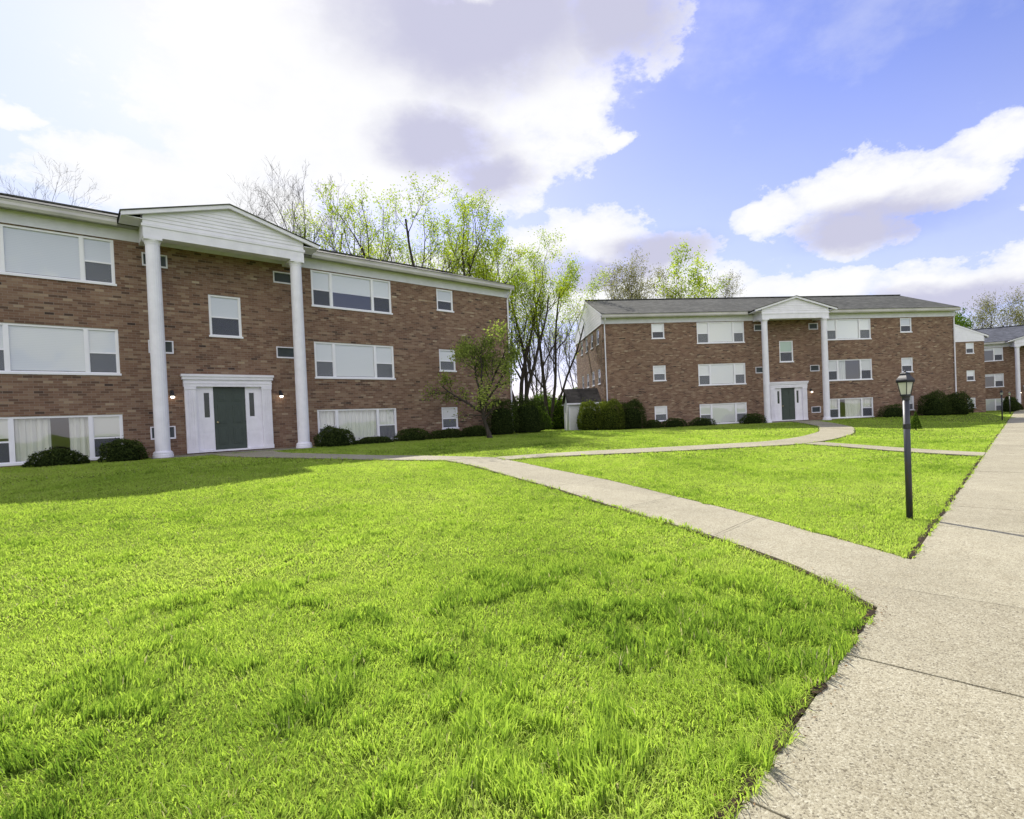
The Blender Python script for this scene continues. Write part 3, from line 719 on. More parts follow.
tree('spring_tree', 'yellow green tree half hidden by the right end of the nearest block', 'tree', -4.6, 38.5, 33, stems_vase(gg, 3, 11.5, .14, .16, .1), LV_V, 'lf_spring', 5000, .115, .26, group=GG, clump=5., lf_lvl=3)
tree('bare_tree', 'thin nearly bare grey tree between the tall yellow green trees and the white left gable', 'tree', 3.2, 52., 34, stems_vase(gg, 4, 11., .12, .14), LV_B, 'lf_grey', 2500, .12, .2, bark='barkg', group=GG)
tree('bare_tree', 'thin bare grey tree far back behind the tall yellow green trees', 'tree', -0.8, 58., 35, stems_vase(gg, 4, 12., .12, .16), LV_B, 'lf_grey', 2500, .12, .2, bark='barkg', group=GG)
TS = .92
GR = 'trees showing above the roof of the block seen whole'
tree('young_tree', 'greyish budding tree above the left end of the whole block roof', 'tree', 8.6, 60., 41, stems_vase(gg, 4, 16.6, .17, .15), LV_B, 'lf_grey', 9000, .16, .3, bark='barkg', group=GR)
tree('young_tree', 'greyish budding tree with upright limbs, second from the left above the whole block roof', 'tree', 12.8, 61., 42, stems_vase(gg, 3, 16.8, .17, .14), LV_B, 'lf_grey', 7000, .16, .3, bark='barkg', group=GR)
tree('spring_tree', 'light green rounded tree top above the whole block roof', 'tree', 16.6, 62., 43, stems_vase(gg, 4, 15.6, .16, .13), LV_V, 'lf_spring', 8000, .22, .32, group=GR)
tree('bare_tree', 'bare tree with whitish buds, rightmost of the small tree tops above the whole block roof', 'tree', 20.2, 63., 44, stems_vase(gg, 4, 14.8, .14, .13), LV_B, 'lf_grey', 2500, .14, .25, bark='barkg', group=GR)
TS = .76
GF = 'trees behind the far blocks at right'
for (x, y, s_, hh, sp_, lf, nl, lab) in ((56.0, 78., 51, 14., .2, 'lf_mid', 12000, 'dense fresh green tree behind the white gable end at right'), (62.0, 80., 52, 14.5, .2, 'lf_mid', 11000, 'fresh green tree over the slate blue roof'),
                                (70., 84., 53, 17.5, .2, 'lf_grey', 5000, 'tall greyish budding tree over the slate blue roof near the right edge'), (77., 86., 54, 18., .2, 'lf_grey', 5000, 'greyish budding tree rising at the right edge of the picture')):
    tree('green_tree' if lf == 'lf_mid' else 'young_tree', lab, 'tree', x, y, s_, stems_vase(gg, 4, hh, .16, sp_), LV_V if lf == 'lf_mid' else LV_B, lf, nl, .26 if lf == 'lf_mid' else .2, .45, group=GF, lf_lvl=1 if lf == 'lf_mid' else 2)
# the small tree before the nearest block: leaning trunk, low side limb, spreading crown
b1w = lambda u, v: (B1[0] + u * math.cos(B1[3]) + v * math.sin(B1[3]), B1[1] + u * math.sin(B1[3]) - v * math.cos(B1[3]))
b2w = lambda u, v: (B2[0] + u * math.cos(B2[3]) + v * math.sin(B2[3]), B2[1] + u * math.sin(B2[3]) - v * math.cos(B2[3]))
tx, ty = b1w(8.9, 3.3)
tree('small_tree', 'small spreading tree with leaning trunk and fresh leaves in front of the nearest brick block', 'tree', tx, ty, 61,
     [((0, 0, 0), (-.20, .02, 1), 2.0, .095), ((-.28, .0, 1.15), (-.85, -.15, .45), 2.0, .065), ((-.30, 0, 1.3), (.50, .1, .9), 2.7, .075), ((-.30, .0, 1.5), (-.25, .35, 1.), 2.6, .06), ((-.28, 0, 1.4), (.75, -.2, .55), 2.2, .06), ((-.3, 0, 1.45), (.1, -.5, .9), 2.3, .055)],
     [dict(n=7, ang=45, ratio=.52, tmin=.35, rr=.55), dict(n=6, ang=45, ratio=.52, tmin=.2), dict(n=4, ang=45, ratio=.5, tmin=.2)], 'lf_small', 6500, .10, .13, up=.05, wander=.2, lf_lvl=1)

# ------------------------------------------------------------------ clipped bushes and shrubs
def bush_mesh(seed, n, leaf, boxy=2.6, mat='lf_yew', core=(.80), ragged=.05):
    """unit bush: x,y in -1..1, z 0..1; returns (leaf mesh object data, core data)"""
    g = np.random.default_rng(seed)
    d = g.normal(0, 1, (n, 3)); d[:, 2] = np.abs(d[:, 2]) * 1.1 - .12; d /= np.linalg.norm(d, axis=1)[:, None]
    k = (np.abs(d) ** boxy).sum(1) ** (-1 / boxy)
    lump = 1 + .07 * np.sin(d[:, 0] * 5 + seed) * np.cos(d[:, 1] * 4 + seed * 2) + .05 * np.sin(d[:, 2] * 7 + d[:, 0] * 6 + seed)
    rr = k * lump * np.where(g.random(n) < .75, g.uniform(.86, 1.0, n), g.uniform(.6, .9, n)) + g.exponential(ragged, n) * (g.random(n) < .15)
    P = d * rr[:, None]; P[:, 2] = np.clip(P[:, 2] * .98 + .02, .0, 2)
    V, F = leaves_np(P, g, leaf)
    V[:, 2] = np.maximum(V[:, 2], .004)
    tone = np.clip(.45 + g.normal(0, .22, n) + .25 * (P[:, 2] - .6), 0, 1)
    return V, F, np.repeat(tone, 4)
def bush(label, name, x, y, sx, sy, sz, rz, seed, n=1700, leaf=.055, mat='lf_yew', group='clipped dark bushes along the brick walls', boxy=2.6, cat='bush', z=None):
    root = thing(name, label, cat, (x, y, (h(x, y) if z is None else z) - .03), rz, group)
    V, F, t_ = bush_mesh(seed, int(n * 2.2), 1., boxy)
    # leaves keep their real size whatever the bush's proportions
    C = V.reshape(-1, 4, 3); ctr = C.mean(1, keepdims=True); C = ctr * np.array([sx, sy, sz]) + (C - ctr) * leaf
    V = C.reshape(-1, 3); V[:, 2] = np.maximum(V[:, 2], .0)
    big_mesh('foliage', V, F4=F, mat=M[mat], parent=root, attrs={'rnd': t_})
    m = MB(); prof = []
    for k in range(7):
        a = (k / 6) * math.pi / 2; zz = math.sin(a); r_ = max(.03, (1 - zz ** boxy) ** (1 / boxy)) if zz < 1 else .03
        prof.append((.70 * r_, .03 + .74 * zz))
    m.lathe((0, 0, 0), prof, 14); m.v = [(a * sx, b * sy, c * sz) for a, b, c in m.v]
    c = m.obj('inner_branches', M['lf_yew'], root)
    return root
def along(b, u0, u1, v, top, depth, label, seed, **k):
    p = (b1w if b is B1 else b2w)((u0 + u1) / 2, v)
    bush(label, k.pop('name', 'clipped_bush'), p[0], p[1], (u1 - u0) / 2, depth, top + .10, b[3], seed, **k)
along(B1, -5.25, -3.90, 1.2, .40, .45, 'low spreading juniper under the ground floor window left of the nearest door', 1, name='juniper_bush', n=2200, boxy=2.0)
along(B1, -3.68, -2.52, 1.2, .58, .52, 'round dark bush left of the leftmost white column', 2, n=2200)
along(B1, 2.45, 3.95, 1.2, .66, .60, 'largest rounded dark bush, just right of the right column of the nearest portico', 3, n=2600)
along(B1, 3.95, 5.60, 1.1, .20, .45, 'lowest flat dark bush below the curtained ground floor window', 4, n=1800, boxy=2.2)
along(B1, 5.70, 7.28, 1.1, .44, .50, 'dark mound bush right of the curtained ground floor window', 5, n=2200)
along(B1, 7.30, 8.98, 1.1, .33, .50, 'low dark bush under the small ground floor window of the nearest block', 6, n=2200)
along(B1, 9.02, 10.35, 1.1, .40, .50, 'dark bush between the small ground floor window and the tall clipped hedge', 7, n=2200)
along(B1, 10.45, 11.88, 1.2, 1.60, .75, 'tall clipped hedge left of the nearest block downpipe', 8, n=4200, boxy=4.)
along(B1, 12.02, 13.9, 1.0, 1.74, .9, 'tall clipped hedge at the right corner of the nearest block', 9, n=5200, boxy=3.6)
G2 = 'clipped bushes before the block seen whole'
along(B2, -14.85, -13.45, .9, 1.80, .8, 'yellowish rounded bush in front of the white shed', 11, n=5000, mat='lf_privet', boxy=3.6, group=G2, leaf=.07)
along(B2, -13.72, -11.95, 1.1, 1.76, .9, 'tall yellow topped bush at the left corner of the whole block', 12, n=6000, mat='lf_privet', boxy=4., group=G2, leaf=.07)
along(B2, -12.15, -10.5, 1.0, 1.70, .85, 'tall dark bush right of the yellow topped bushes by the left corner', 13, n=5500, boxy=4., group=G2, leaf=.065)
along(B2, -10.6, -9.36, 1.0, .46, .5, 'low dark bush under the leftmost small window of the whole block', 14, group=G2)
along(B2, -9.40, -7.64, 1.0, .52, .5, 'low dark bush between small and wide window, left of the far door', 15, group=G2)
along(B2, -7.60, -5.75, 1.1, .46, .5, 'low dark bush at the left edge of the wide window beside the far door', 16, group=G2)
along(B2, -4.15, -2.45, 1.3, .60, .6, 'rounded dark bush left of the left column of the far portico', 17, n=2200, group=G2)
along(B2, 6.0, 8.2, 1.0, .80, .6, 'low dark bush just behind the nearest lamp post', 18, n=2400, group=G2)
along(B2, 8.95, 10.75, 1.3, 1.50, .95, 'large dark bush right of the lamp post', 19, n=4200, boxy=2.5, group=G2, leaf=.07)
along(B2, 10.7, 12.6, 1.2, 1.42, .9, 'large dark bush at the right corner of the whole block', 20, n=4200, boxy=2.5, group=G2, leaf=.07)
bush('round dark bush at the corner of the white gable end at right', 'clipped_bush', 44.3, 50.8, .62, .6, 1.45, 0, 21, n=2600, group='bushes at the far blocks', leaf=.09)
bush('low dark bush behind the far lamp posts by the end of the sidewalk', 'clipped_bush', 48.2, 55.0, .85, .7, .95, 0, 22, n=2400, group='bushes at the far blocks', leaf=.09)
# small cone conifer on the lawn behind the lamp post
def cone_tree(x, y):
    root = thing('cone_conifer', 'small cone shaped evergreen on the lawn right behind the lamp post', 'shrub', (x, y, h(x, y)))
    g = np.random.default_rng(5); n = 1500; zz = 1 - np.sqrt(g.random(n)); a = g.random(n) * 6.283; r_ = (1 - zz) * .27 * g.uniform(.6, 1.05, n) * (1 + .15 * np.sin(a * 3)) + .01
    P = np.stack([r_ * np.cos(a), r_ * np.sin(a), .06 + zz * .84], -1); V, F = leaves_np(P, g, .06)
    big_mesh('foliage', V, F4=F, mat=M['lf_mid'], parent=root, attrs={'rnd': np.repeat(np.clip(g.normal(.3, .2, n), 0, 1), 4)})
    m = MB(); m.tube([(0, 0, -.05), (0, 0, .8)], [.03, .008], 7); m.obj('trunk', M['bark'], root)
cone_tree(17.63, 25.41)
# understory in the gap between the blocks
GU = 'undergrowth in the gap between the brick blocks'
for k, (x, y, sx, sz, lab, mt) in enumerate(((-1.2, 36.0, 1.5, 1.9, 'loose green shrub right of the tall corner hedge', 'lf_mid'), (.9, 41.0, 1.3, 2.3, 'fresh green shrub behind the white shed', 'lf_mid'), (-.4, 44., 2.2, 3.0, 'tall loose green shrub under the yellow green trees', 'lf_mid'),
                                             (3.0, 47., 2.2, 3.6, 'green shrub left of the white left gable, behind the shed', 'lf_mid'), (-5., 46., 3., 3.2, 'green shrub hidden behind the right end of the nearest block', 'lf_mid'), (.5, 62., 4., 3.4, 'wide far green thicket seen between the trunks', 'lf_mid'), (6., 66., 4., 3.6, 'wide far green thicket by the white left gable', 'lf_mid'), (-6., 66., 5., 3.8, 'wide far green thicket left of the trunks', 'lf_mid'))):
    bush(lab, 'loose_shrub', x, y, sx, sx * .8, sz, 0, 30 + k, n=3200, leaf=.13 if y < 50 else .2, mat=mt, boxy=2.0, group=GU, cat='shrub')

# ------------------------------------------------------------------ shed beside the whole block
sx_, sy_ = b2w(-14.2, -1.3)
sh = thing('garden_shed', 'small white sided shed with dark shingle roof beside the left gable wall', 'shed', (sx_, sy_, h(sx_, sy_) - .02), B2[3])
m = MB(); w2, d2, hh = 1.0, 1.0, 1.90
zz = 0.
while zz < hh:
    z2 = min(zz + .16, hh)
    m.hexa([(-w2 - .012, -d2 - .012, zz), (w2 + .012, -d2 - .012, zz), (w2 + .012, d2 + .012, zz), (-w2 - .012, d2 + .012, zz)], [(-w2, -d2, z2), (w2, -d2, z2), (w2, d2, z2), (-w2, d2, z2)]); zz = z2
for s in (-1, 1): m.add([(s * w2, -d2, hh), (s * w2, d2, hh), (s * w2, 0, hh + .86), (s * (w2 - .03), -d2, hh), (s * (w2 - .03), d2, hh), (s * (w2 - .03), 0, hh + .86)], [(0, 1, 2), (5, 4, 3)])
m.obj('wall', M['shedw'], sh)
m = MB()
for s in (-1, 1):
    for t_ in (-1, 1): MB().box(s * w2 - .05, s * w2 + .05, t_ * d2 - .05, t_ * d2 + .05, 0, hh).obj('corner_board', M['white'], sh)
m = MB()
for s in (-1, 1):
    q_ = [(-w2 - .16, s * (d2 + .18), hh - .08), (w2 + .16, s * (d2 + .18), hh - .08), (w2 + .16, 0, hh + .90), (-w2 - .16, 0, hh + .90)]
    m.hexa(q_ if s < 0 else q_[::-1], [(a, b, c + .06) for a, b, c in (q_ if s < 0 else q_[::-1])])
m.obj('roof', M['roofdark'], sh)
m = MB(); m.box(-w2 - .17, w2 + .17, -d2 - .20, -d2 - .17, hh - .14, hh - .04); m.box(-w2 - .17, w2 + .17, d2 + .17, d2 + .20, hh - .14, hh - .04); m.obj('fascia', M['white'], sh)

# ------------------------------------------------------------------ lamp posts
def lamp_post(x, y, label):
    root = thing('lamp_post', label, 'lamp post', (x, y, h(x, y)), .35, 'lantern lamp posts along the sidewalk')
    m = MB(); m.lathe((0, 0, 0), [(.037, -.1), (.037, 1.52)], 18); m.obj('post', M['post'], root, smooth=True)
    m = MB(); m.lathe((0, 0, 0), [(.039, 1.14), (.042, 1.145), (.042, 1.20), (.039, 1.205)], 18); m.obj('collar', M['dark'], root)
    m = MB(); m.lathe((0, 0, 0), [(.043, 1.50), (.043, 1.535), (.052, 1.55), (.052, 1.565)], 16)
    hb, ht, z0, z1 = .037, .061, 1.565, 1.735
    for sx in (-1, 1):
        for sy in (-1, 1): m.tube([(sx * hb, sy * hb, z0), (sx * ht, sy * ht, z1)], .006, 5)
    for hw, z in ((hb, z0), (ht, z1)):
        for s in (-1, 1): m.box(-hw - .008, hw + .008, s * hw - .008, s * hw + .008, z - .008, z + .010); m.box(s * hw - .008, s * hw + .008, -hw + .009, hw - .009, z - .008, z + .010)
    m.obj('lantern_frame', M['dark'], root)
    m = MB(); c = [(-1, -1), (1, -1), (1, 1), (-1, 1)]
    for k in range(4):
        a, b = c[k], c[(k + 1) % 4]; e = .955
        m.quad((a[0] * hb * e, a[1] * hb * e, z0 + .01), (b[0] * hb * e, b[1] * hb * e, z0 + .01), (b[0] * ht * e, b[1] * ht * e, z1 - .01), (a[0] * ht * e, a[1] * ht * e, z1 - .01))
    m.obj('lantern_glass', M['lampglass'], root)
    m = MB(); rt = [(.070, 1.745), (.073, 1.752), (.070, 1.765), (.060, 1.785), (.041, 1.815), (.038, 1.835), (.040, 1.841), (.030, 1.850), (.014, 1.858)]
    m.hexa([(sx * rt[0][0], sy * rt[0][0], rt[0][1]) for sx, sy in c], [(sx * rt[1][0], sy * rt[1][0], rt[1][1]) for sx, sy in c])
    for (r0, za), (r1, zb) in zip(rt[1:-1], rt[2:]): m.hexa([(sx * r0, sy * r0, za) for sx, sy in c], [(sx * r1, sy * r1, zb) for sx, sy in c])
    m.lathe((0, 0, 0), [(.006, 1.855), (.012, 1.862), (.013, 1.870), (.007, 1.880), (.003, 1.888)], 10)
    for k in range(7):                                     # little scallops round the roof edge
        for s in (-1, 1):
            u_ = -.060 + k * .020; m.box(u_ - .006, u_ + .006, s * .0742 - .003, s * .0742 + .003, 1.728, 1.752); m.box(s * .0742 - .003, s * .0742 + .003, u_ - .006, u_ + .006, 1.728, 1.752)
    m.obj('lantern_roof', M['dark'], root)
    return root
lamp_post(4.545, 6.72, 'dark lantern lamp post standing nearest, on the lawn corner where two walks meet')
lamp_post(28.55, 33.32, 'second lamp post down the sidewalk, small and dark before the far lawn')
lamp_post(38.45, 44.1, 'farthest lamp post down the sidewalk, by the last brick block')

# ------------------------------------------------------------------ grass: every blade a real face, coarser with distance
def in_poly(P, x, y):
    ins = np.zeros(len(x), bool); n = len(P)
    for i in range(n):
        (x1, y1), (x2, y2) = P[i], P[(i + 1) % n]
        c = ((y1 > y) != (y2 > y)); 
        if y1 != y2: ins ^= c & (x < (x2 - x1) * (y - y1) / (y2 - y1) + x1)
    return ins
def vnoise(x, y, s, seed):
    g = np.random.default_rng(seed); T = g.random((64, 64)); X = x * s; Y = y * s
    xi = np.floor(X).astype(int); yi = np.floor(Y).astype(int); fx = X - xi; fy = Y - yi; fx = fx * fx * (3 - 2 * fx); fy = fy * fy * (3 - 2 * fy)
    a = T[xi % 64, yi % 64]; b = T[(xi + 1) % 64, yi % 64]; c = T[xi % 64, (yi + 1) % 64]; d = T[(xi + 1) % 64, (yi + 1) % 64]
    return (a * (1 - fx) + b * fx) * (1 - fy) + (c * (1 - fx) + d * fx) * fy
def edge_dist(x, y):
    d = np.full(len(x), 9.)
    for e in EDGES:
        for (a, b) in zip(e[:-1], e[1:]):
            m_ = (np.abs(x - (a[0] + b[0]) / 2) < .6 + abs(a[0] - b[0])) & (np.abs(y - (a[1] + b[1]) / 2) < .6 + abs(a[1] - b[1]))
            if not m_.any(): continue
            dx, dy = b - a; t_ = np.clip(((x[m_] - a[0]) * dx + (y[m_] - a[1]) * dy) / (dx * dx + dy * dy + 1e-9), 0, 1)
            d[m_] = np.minimum(d[m_], np.hypot(x[m_] - a[0] - t_ * dx, y[m_] - a[1] - t_ * dy))
    return d
GBANDS = [(1.2, 3.2, 8500, .0026, 1.30), (3.2, 5.5, 6800, .0031, 1.12), (5.5, 9, 3900, .0044, .95), (9, 15, 2400, .0064, .85), (15, 24, 850, .012, .85), (24, 40, 230, .022, .9), (40, 66, 50, .042, 1.0)]
Vs = []; A = []; F4s = []; F3s = []; off = 0
for (r0, r1, dens, bw, hm) in GBANDS:
    a0, a1 = R(-50), R(47)
    n = int(dens * .5 * (r1**2 - r0**2) * (a1 - a0)); a = nrg.uniform(a0, a1, n); rr = np.sqrt(nrg.uniform(r0**2, r1**2, n))
    x = rr * np.sin(a); y = rr * np.cos(a)
    if r0 < 6:   # patches of denser, darker coarse grass
        pass
    ok = (x > -1.22 * y - 1.2)
    aside = (x - S0[0]) * SN[0] + (y - S0[1]) * SN[1]; ok &= ~((aside > .06) & (aside < SW - .06))
    for b, hw, v0, v1 in ((B1, 12.9, -10.3, .0), (B2, 12.9, -10.3, .0), (B1, 2.45, -1, 1.5), (B2, 2.45, -1, 1.5), (B3, 6.8, -9., 0), (B4, 12.9, -9, 0)):
        u, v = loc(b, x, y); ok &= ~((np.abs(u) < hw) & (v > v0) & (v < v1))
    x, y = x[ok], y[ok]
    ins = np.zeros(len(x), bool)
    for P in POLY: ins |= in_poly(P, x, y)
    ed = edge_dist(x, y) * np.where(ins, -1, 1); wig = -.050 + .10 * vnoise(x, y, 9., 5) * (vnoise(x, y, 2.3, 6) + .35)
    k = ed > wig; x, y, ed = x[k], y[k], ed[k]; n = len(x)
    # tufts
    cl = vnoise(x, y, 1.3, 1) * .34 + vnoise(x, y, 4.6, 2) * .36 + vnoise(x, y, 13., 3) * .30
    coarse = np.clip((cl - .60) / .07, 0, 1)
    for cx, cy, cr in ((.45, 3.45, .22), (-1.25, 3.0, .3), (-.75, 3.3, .25), (-.35, 2.55, .3), (.15, 3.9, .16), (-2.6, 3.2, .3), (.95, 4.9, .2), (1.2, 5.2, .15), (.2, 2.4, .2)):
        coarse = np.maximum(coarse, np.clip(1.4 - np.hypot((x - cx), (y - cy) * .8) / cr + 2.6 * (vnoise(x, y, 11., 31) - .6), 0, 1))
    if r0 > 5: coarse = coarse * .6
    thin = nrg.random(n) < np.where(coarse > .5, 1., .92 - .25 * (vnoise(x, y, 4.5, 9) > .72)); x, y, ed, coarse = x[thin], y[thin], ed[thin], coarse[thin]; n = len(x)
    hgt = (.024 + .018 * vnoise(x, y, 3.2, 4) + .038 * coarse * (.5 + nrg.random(n)) + .010 * (ed < .16)) * nrg.uniform(.55, 1.35, n) * hm
    z = H(x, y) + np.where(ed < 0, .015, -.012)
    th = nrg.uniform(0, 2 * np.pi, n); wx, wy = np.cos(th) * bw * nrg.uniform(.6, 1.3, n) * (1 + .7 * coarse), np.sin(th) * bw * nrg.uniform(.6, 1.3, n)
    ph = nrg.uniform(0, 2 * np.pi, n) ; ph = np.where(nrg.random(n) < .4, vnoise(x, y, 2., 8) * 12.6, ph)
    ln = hgt * np.abs(nrg.normal(.95, .45, n)) * (1 - .45 * coarse) * (.8 if r0 < 4 else 1.); lx, ly = np.cos(ph) * ln, np.sin(ph) * ln
    tone = np.clip(.69 + .13 * nrg.normal(0, 1, n) - .26 * coarse + .42 * (vnoise(x, y, .55, 12) - .5) + .2 * (vnoise(x, y, 3., 13) - .5), 0, .94)
    straw = nrg.random(n) < .012 + .03 * (vnoise(x, y, 2.2, 14) > .7); tone = np.where(straw, nrg.uniform(.96, 1., n), tone)
    B0 = np.stack([x - wx, y - wy, z], -1); Bq = np.stack([x + wx, y + wy, z], -1)
    if r0 < 9:
        mx, my, mz = x + lx * .35, y + ly * .35, z + hgt * .6
        M0 = np.stack([mx - wx * .8, my - wy * .8, mz], -1); M1 = np.stack([mx + wx * .8, my + wy * .8, mz], -1)
        T = np.stack([x + lx, y + ly, z + hgt * np.clip(1.05 - .38 * ln / hgt, .35, 1.)], -1)
        Vs.append(np.stack([B0, Bq, M1, M0, T], 1).reshape(-1, 3)); q = off + np.arange(n)[:, None] * 5
        F4s.append(q + np.array([[0, 1, 2, 3]])); F3s.append(q + np.array([[3, 2, 4]])); off += n * 5; A.append(np.repeat(tone, 5))
    else:
        T = np.stack([x + lx, y + ly, z + hgt], -1)
        Vs.append(np.stack([B0, Bq, T], 1).reshape(-1, 3)); q = off + np.arange(n)[:, None] * 3
        F3s.append(q + np.array([[0, 1, 2]])); off += n * 3; A.append(np.repeat(tone, 3))
go = big_mesh('grass', np.vstack(Vs), F4=np.vstack(F4s), F3=np.vstack(F3s), mat=M['grass'], attrs={'rnd': np.concatenate(A)})
tag(go, kind='stuff')
print('grass verts', off)
# dry clippings and leaf bits lying along the turf edge
P = []
for e in EDGES[:2] + EDGES[8:10]:
    q = resample(e, 200); d = np.gradient(q, axis=0); d /= np.linalg.norm(d, axis=1)[:, None] + 1e-9; nn = np.stack([-d[:, 1], d[:, 0]], -1)
    k = nrg.integers(0, 200, 420); pp = q[k] + nn[k] * nrg.normal(0, .05, 420)[:, None] + d[k] * nrg.uniform(-.05, .05, 420)[:, None]; P.append(pp)
P = np.vstack(P); z = H(P[:, 0], P[:, 1]) + .028
V, F = leaves_np(np.zeros((len(P), 3)), nrg, .022, .5); V = V.reshape(-1, 4, 3); V[:, :, 2] *= .25; V += np.stack([P[:, 0], P[:, 1], z], -1)[:, None, :]
tag(big_mesh('leaf_litter', V.reshape(-1, 3), F4=F, mat=M['litter'], attrs={'rnd': np.repeat(nrg.random(len(P)), 4)}), kind='stuff')

# ------------------------------------------------------------------ sun, sky, camera
SUN_AZ, SUN_EL = R(-20.), R(43.)           # azimuth clockwise from +y
sd = Vector((math.sin(SUN_AZ) * math.cos(SUN_EL), math.cos(SUN_AZ) * math.cos(SUN_EL), math.sin(SUN_EL)))
L = bpy.data.lights.new('sun', 'SUN'); L.energy = 3.0; L.angle = R(.53); L.color = (1., .95, .86)
lo = bpy.data.objects.new('sun', L); COL.objects.link(lo); lo.rotation_euler = sd.to_track_quat('Z', 'Y').to_euler(); lo.location = (0, 0, 60)

w = bpy.data.worlds.new('World'); sc.world = w; w.use_nodes = True; nt = w.node_tree; nt.nodes.clear()
class WN(NT):
    def __init__(s, t): s.t = t
W = WN(nt)
out = W.n('ShaderNodeOutputWorld'); bg = W.n('ShaderNodeBackground')
sky = W.n('ShaderNodeTexSky', sky_type='NISHITA'); sky.sun_disc = False; sky.sun_elevation = SUN_EL; sky.sun_rotation = SUN_AZ
sky.air_density = 1.1; sky.dust_density = .6; sky.ozone_density = 2.5
dirv = W.n('ShaderNodeTexCoord').outputs['Generated']
s = W.n('ShaderNodeSeparateXYZ', inp={0: dirv})
az = W.math('MULTIPLY', W.math('ARCTAN2', s.outputs[0], s.outputs[1]), 57.2958); el = W.math('MULTIPLY', W.math('ARCSINE', s.outputs[2]), 57.2958)
ae = W.n('ShaderNodeCombineXYZ', inp={0: az, 1: el}).outputs[0]
stretch = W.n('ShaderNodeVectorMath', operation='MULTIPLY', inp={0: dirv, 1: (1, 1, 1.7)}).outputs[0]
n1 = W.noise(stretch, 12, 10, .66); n2 = W.noise(stretch, 3.2, 5, .55)
nv = W.n('ShaderNodeTexNoise', inp={'Vector': stretch, 'Scale': 7., 'Detail': 7., 'Roughness': .6}).outputs['Color']
warp = W.n('ShaderNodeVectorMath', operation='MULTIPLY', inp={0: W.n('ShaderNodeVectorMath', operation='SUBTRACT', inp={0: nv, 1: (.5, .5, .5)}).outputs[0], 1: (7, 4.2, 0)}).outputs[0]
aew = W.n('ShaderNodeVectorMath', operation='ADD', inp={0: ae, 1: warp}).outputs[0]
def blobs(vec, L):
    cur = None
    for (a, e, ra, re) in L:
        d = W.n('ShaderNodeVectorMath', operation='SUBTRACT', inp={0: vec, 1: (a, e, 0)}).outputs[0]
        d = W.n('ShaderNodeVectorMath', operation='MULTIPLY', inp={0: d, 1: (1 / ra, 1 / re, 0)}).outputs[0]
        l = W.n('ShaderNodeVectorMath', operation='LENGTH', inp={0: d}).outputs['Value']
        v = W.math('SUBTRACT', 1., l)
        cur = v if cur is None else W.math('MAXIMUM', cur, v)
    return cur
def sstep(v, a, b): return W.n('ShaderNodeMapRange', interpolation_type='SMOOTHSTEP', inp={0: v, 1: a, 2: b, 3: 0., 4: 1.}).outputs[0]
CL = [(-12, 34, 20, 10), (0, 36, 13, 8), (9, 36.5, 8.5, 5.5), (2, 29.5, 8, 6), (-3, 25, 6, 4.5), (-14, 27, 12, 7), (-25, 28, 14, 10), (-36, 20.5, 9, 3.6), (-28, 20.5, 9, 4), (-44.5, 23.6, 2, .9),
      (7, 18.3, 7, 3.4), (13.5, 16, 6.5, 2.7), (1, 17.4, 6, 2.8), (30, 18.3, 8.5, 3.6), (24, 18, 5, 1.8), (31, 15.3, 5.5, 2.1), (40.5, 19.6, 5.5, 2.2), (36, 17.6, 6, 2.6),
      (37, 9.8, 9, 2.9), (29.5, 10.5, 5, 2.4), (43.5, 9.8, 6, 3.2), (22.5, 11.2, 5.5, 1.9), (44, 14.6, 3, .9), (-8, 14, 16, 4.5), (10, 12, 17, 5), (168, 9, 40, 9), (-150, 9, 30, 8), (165, 44, 70, 22), (-140, 48, 50, 18),
      (9, 27, 2.4, .9), (75, 24, 16, 9), (105, 30, 20, 10), (150, 25, 26, 10), (-150, 26, 30, 12), (-95, 30, 25, 14), (178, 14, 24, 5), (-60, 24, 9, 5)]  # blobs behind the camera are unseen, added to fill shaded walls and panes
base = W.math('ADD', blobs(aew, CL), W.math('MULTIPLY', W.math('SUBTRACT', n1, .5), 1.75))
dens = W.math('ADD', W.math('MULTIPLY', sstep(base, .02, .24), .5), W.math('MULTIPLY', sstep(base, -.15, .60), .5))
haze = W.math('MULTIPLY', sstep(blobs(ae, [(-24, 30, 26, 22), (-42, 26, 24, 18)]), .0, .8), .85)             # thin bright veil round the sun
wisp = W.math('MULTIPLY', sstep(W.math('ADD', n2, W.math('MULTIPLY', n1, .4)), .68, 1.0), .25)
low = W.math('MULTIPLY', W.n('ShaderNodeMapRange', inp={0: el, 1: 30., 2: 0., 3: 0., 4: .5}).outputs[0], 1.)
cover = W.math('MAXIMUM', dens, W.math('MAXIMUM', wisp, low))
GREY = [(-5, 36.8, 22, 7.5), (9, 36.3, 9, 5.5), (-10, 27.0, 8.5, 3.6), (-5, 24.6, 6, 2.6), (12.5, 16.6, 7, 2.3), (32, 15.8, 9, 2.2), (38, 8.2, 12, 2.3), (7, 15., 9, 1.8), (150, 22, 22, 6), (-150, 22, 26, 7)]
gr = W.math('MULTIPLY', sstep(W.math('ADD', blobs(aew, GREY), W.math('ADD', W.math('MULTIPLY', W.math('SUBTRACT', n2, .5), .7), W.math('MULTIPLY', W.math('SUBTRACT', n1, .5), .35))), -.14, .62), .95)
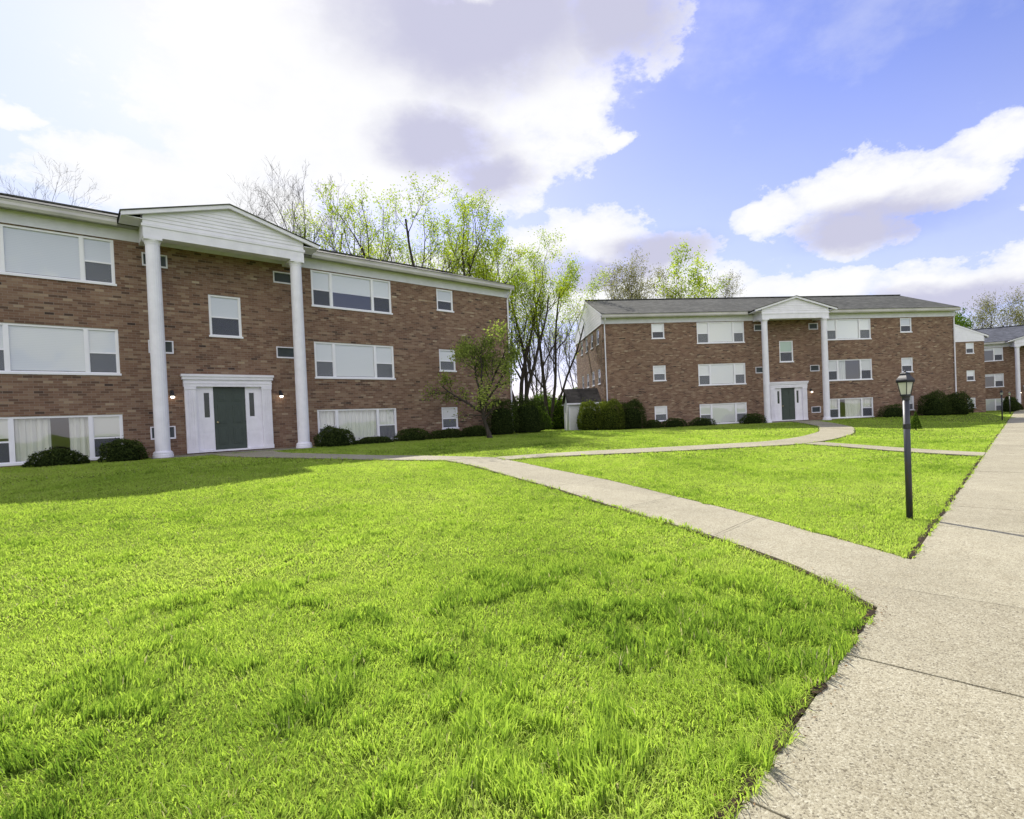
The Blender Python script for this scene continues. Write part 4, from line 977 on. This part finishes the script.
hot = sstep(blobs(aew, [(-6.4, 39.6, 5., 2.4)]), .0, .4)
gr = W.math('MULTIPLY', gr, W.math('SUBTRACT', 1., hot))
skyc = W.mix(1., sky.outputs[0], C4(.63, .555, .80), 'MULTIPLY')
CS = 1.0
back = W.n('ShaderNodeMapRange', interpolation_type='SMOOTHSTEP', inp={0: s.outputs[1], 1: .1, 2: -.5, 3: 0., 4: 1.}).outputs[0]   # unseen front-lit clouds opposite the sun, added and brightened as fill
white = W.mix(back, W.mix(n1, C4(3.9, 3.93, 4.1), C4(4.7, 4.7, 4.7)), C4(7.2, 7.1, 7.0))
grey = W.mix(back, C4(2.55, 2.55, 3.3), C4(4.8, 4.8, 5.2))
white = W.mix(gr, white, grey)
veil = W.mix(sstep(blobs(ae, [(-20, 36, 32, 24)]), 0., .7), C4(3.6, 4.0, 4.2), C4(4.7, 4.7, 4.7))
col = W.mix(cover, W.mix(haze, skyc, veil), white)
W.t.links.new(col, bg.inputs[0]); bg.inputs[1].default_value = .10
W.t.links.new(bg.outputs[0], out.inputs[0])

cam = bpy.data.cameras.new('camera'); co = bpy.data.objects.new('camera', cam); COL.objects.link(co); sc.camera = co
p, r = -.0135, .0420; f = 530.92
Zc = Vector((0, -math.sin(p), math.cos(p))); Fd = Vector((0, math.cos(p), math.sin(p))); X = Vector((1, 0, 0))
rt = X * math.cos(r) - Zc * math.sin(r); upv = X * math.sin(r) + Zc * math.cos(r)
mw = Matrix((rt, upv, -Fd)).transposed().to_4x4(); mw.translation = (0, 0, 1.5); co.matrix_world = mw
cam.sensor_width = 36; cam.sensor_fit = 'HORIZONTAL'; cam.lens = 36 * f / 1024
cam.shift_x = -35.36 / 1024; cam.shift_y = 13.14 / 1024; cam.clip_start = .05; cam.clip_end = 2000
vs = sc.view_settings; vs.view_transform = 'Standard'; vs.look = 'None'; vs.exposure = 1.22; vs.gamma = 1; vs.use_curve_mapping = False
sc.cycles.max_bounces = 8; sc.cycles.transparent_max_bounces = 16; sc.cycles.caustics_reflective = False; sc.cycles.caustics_refractive = False
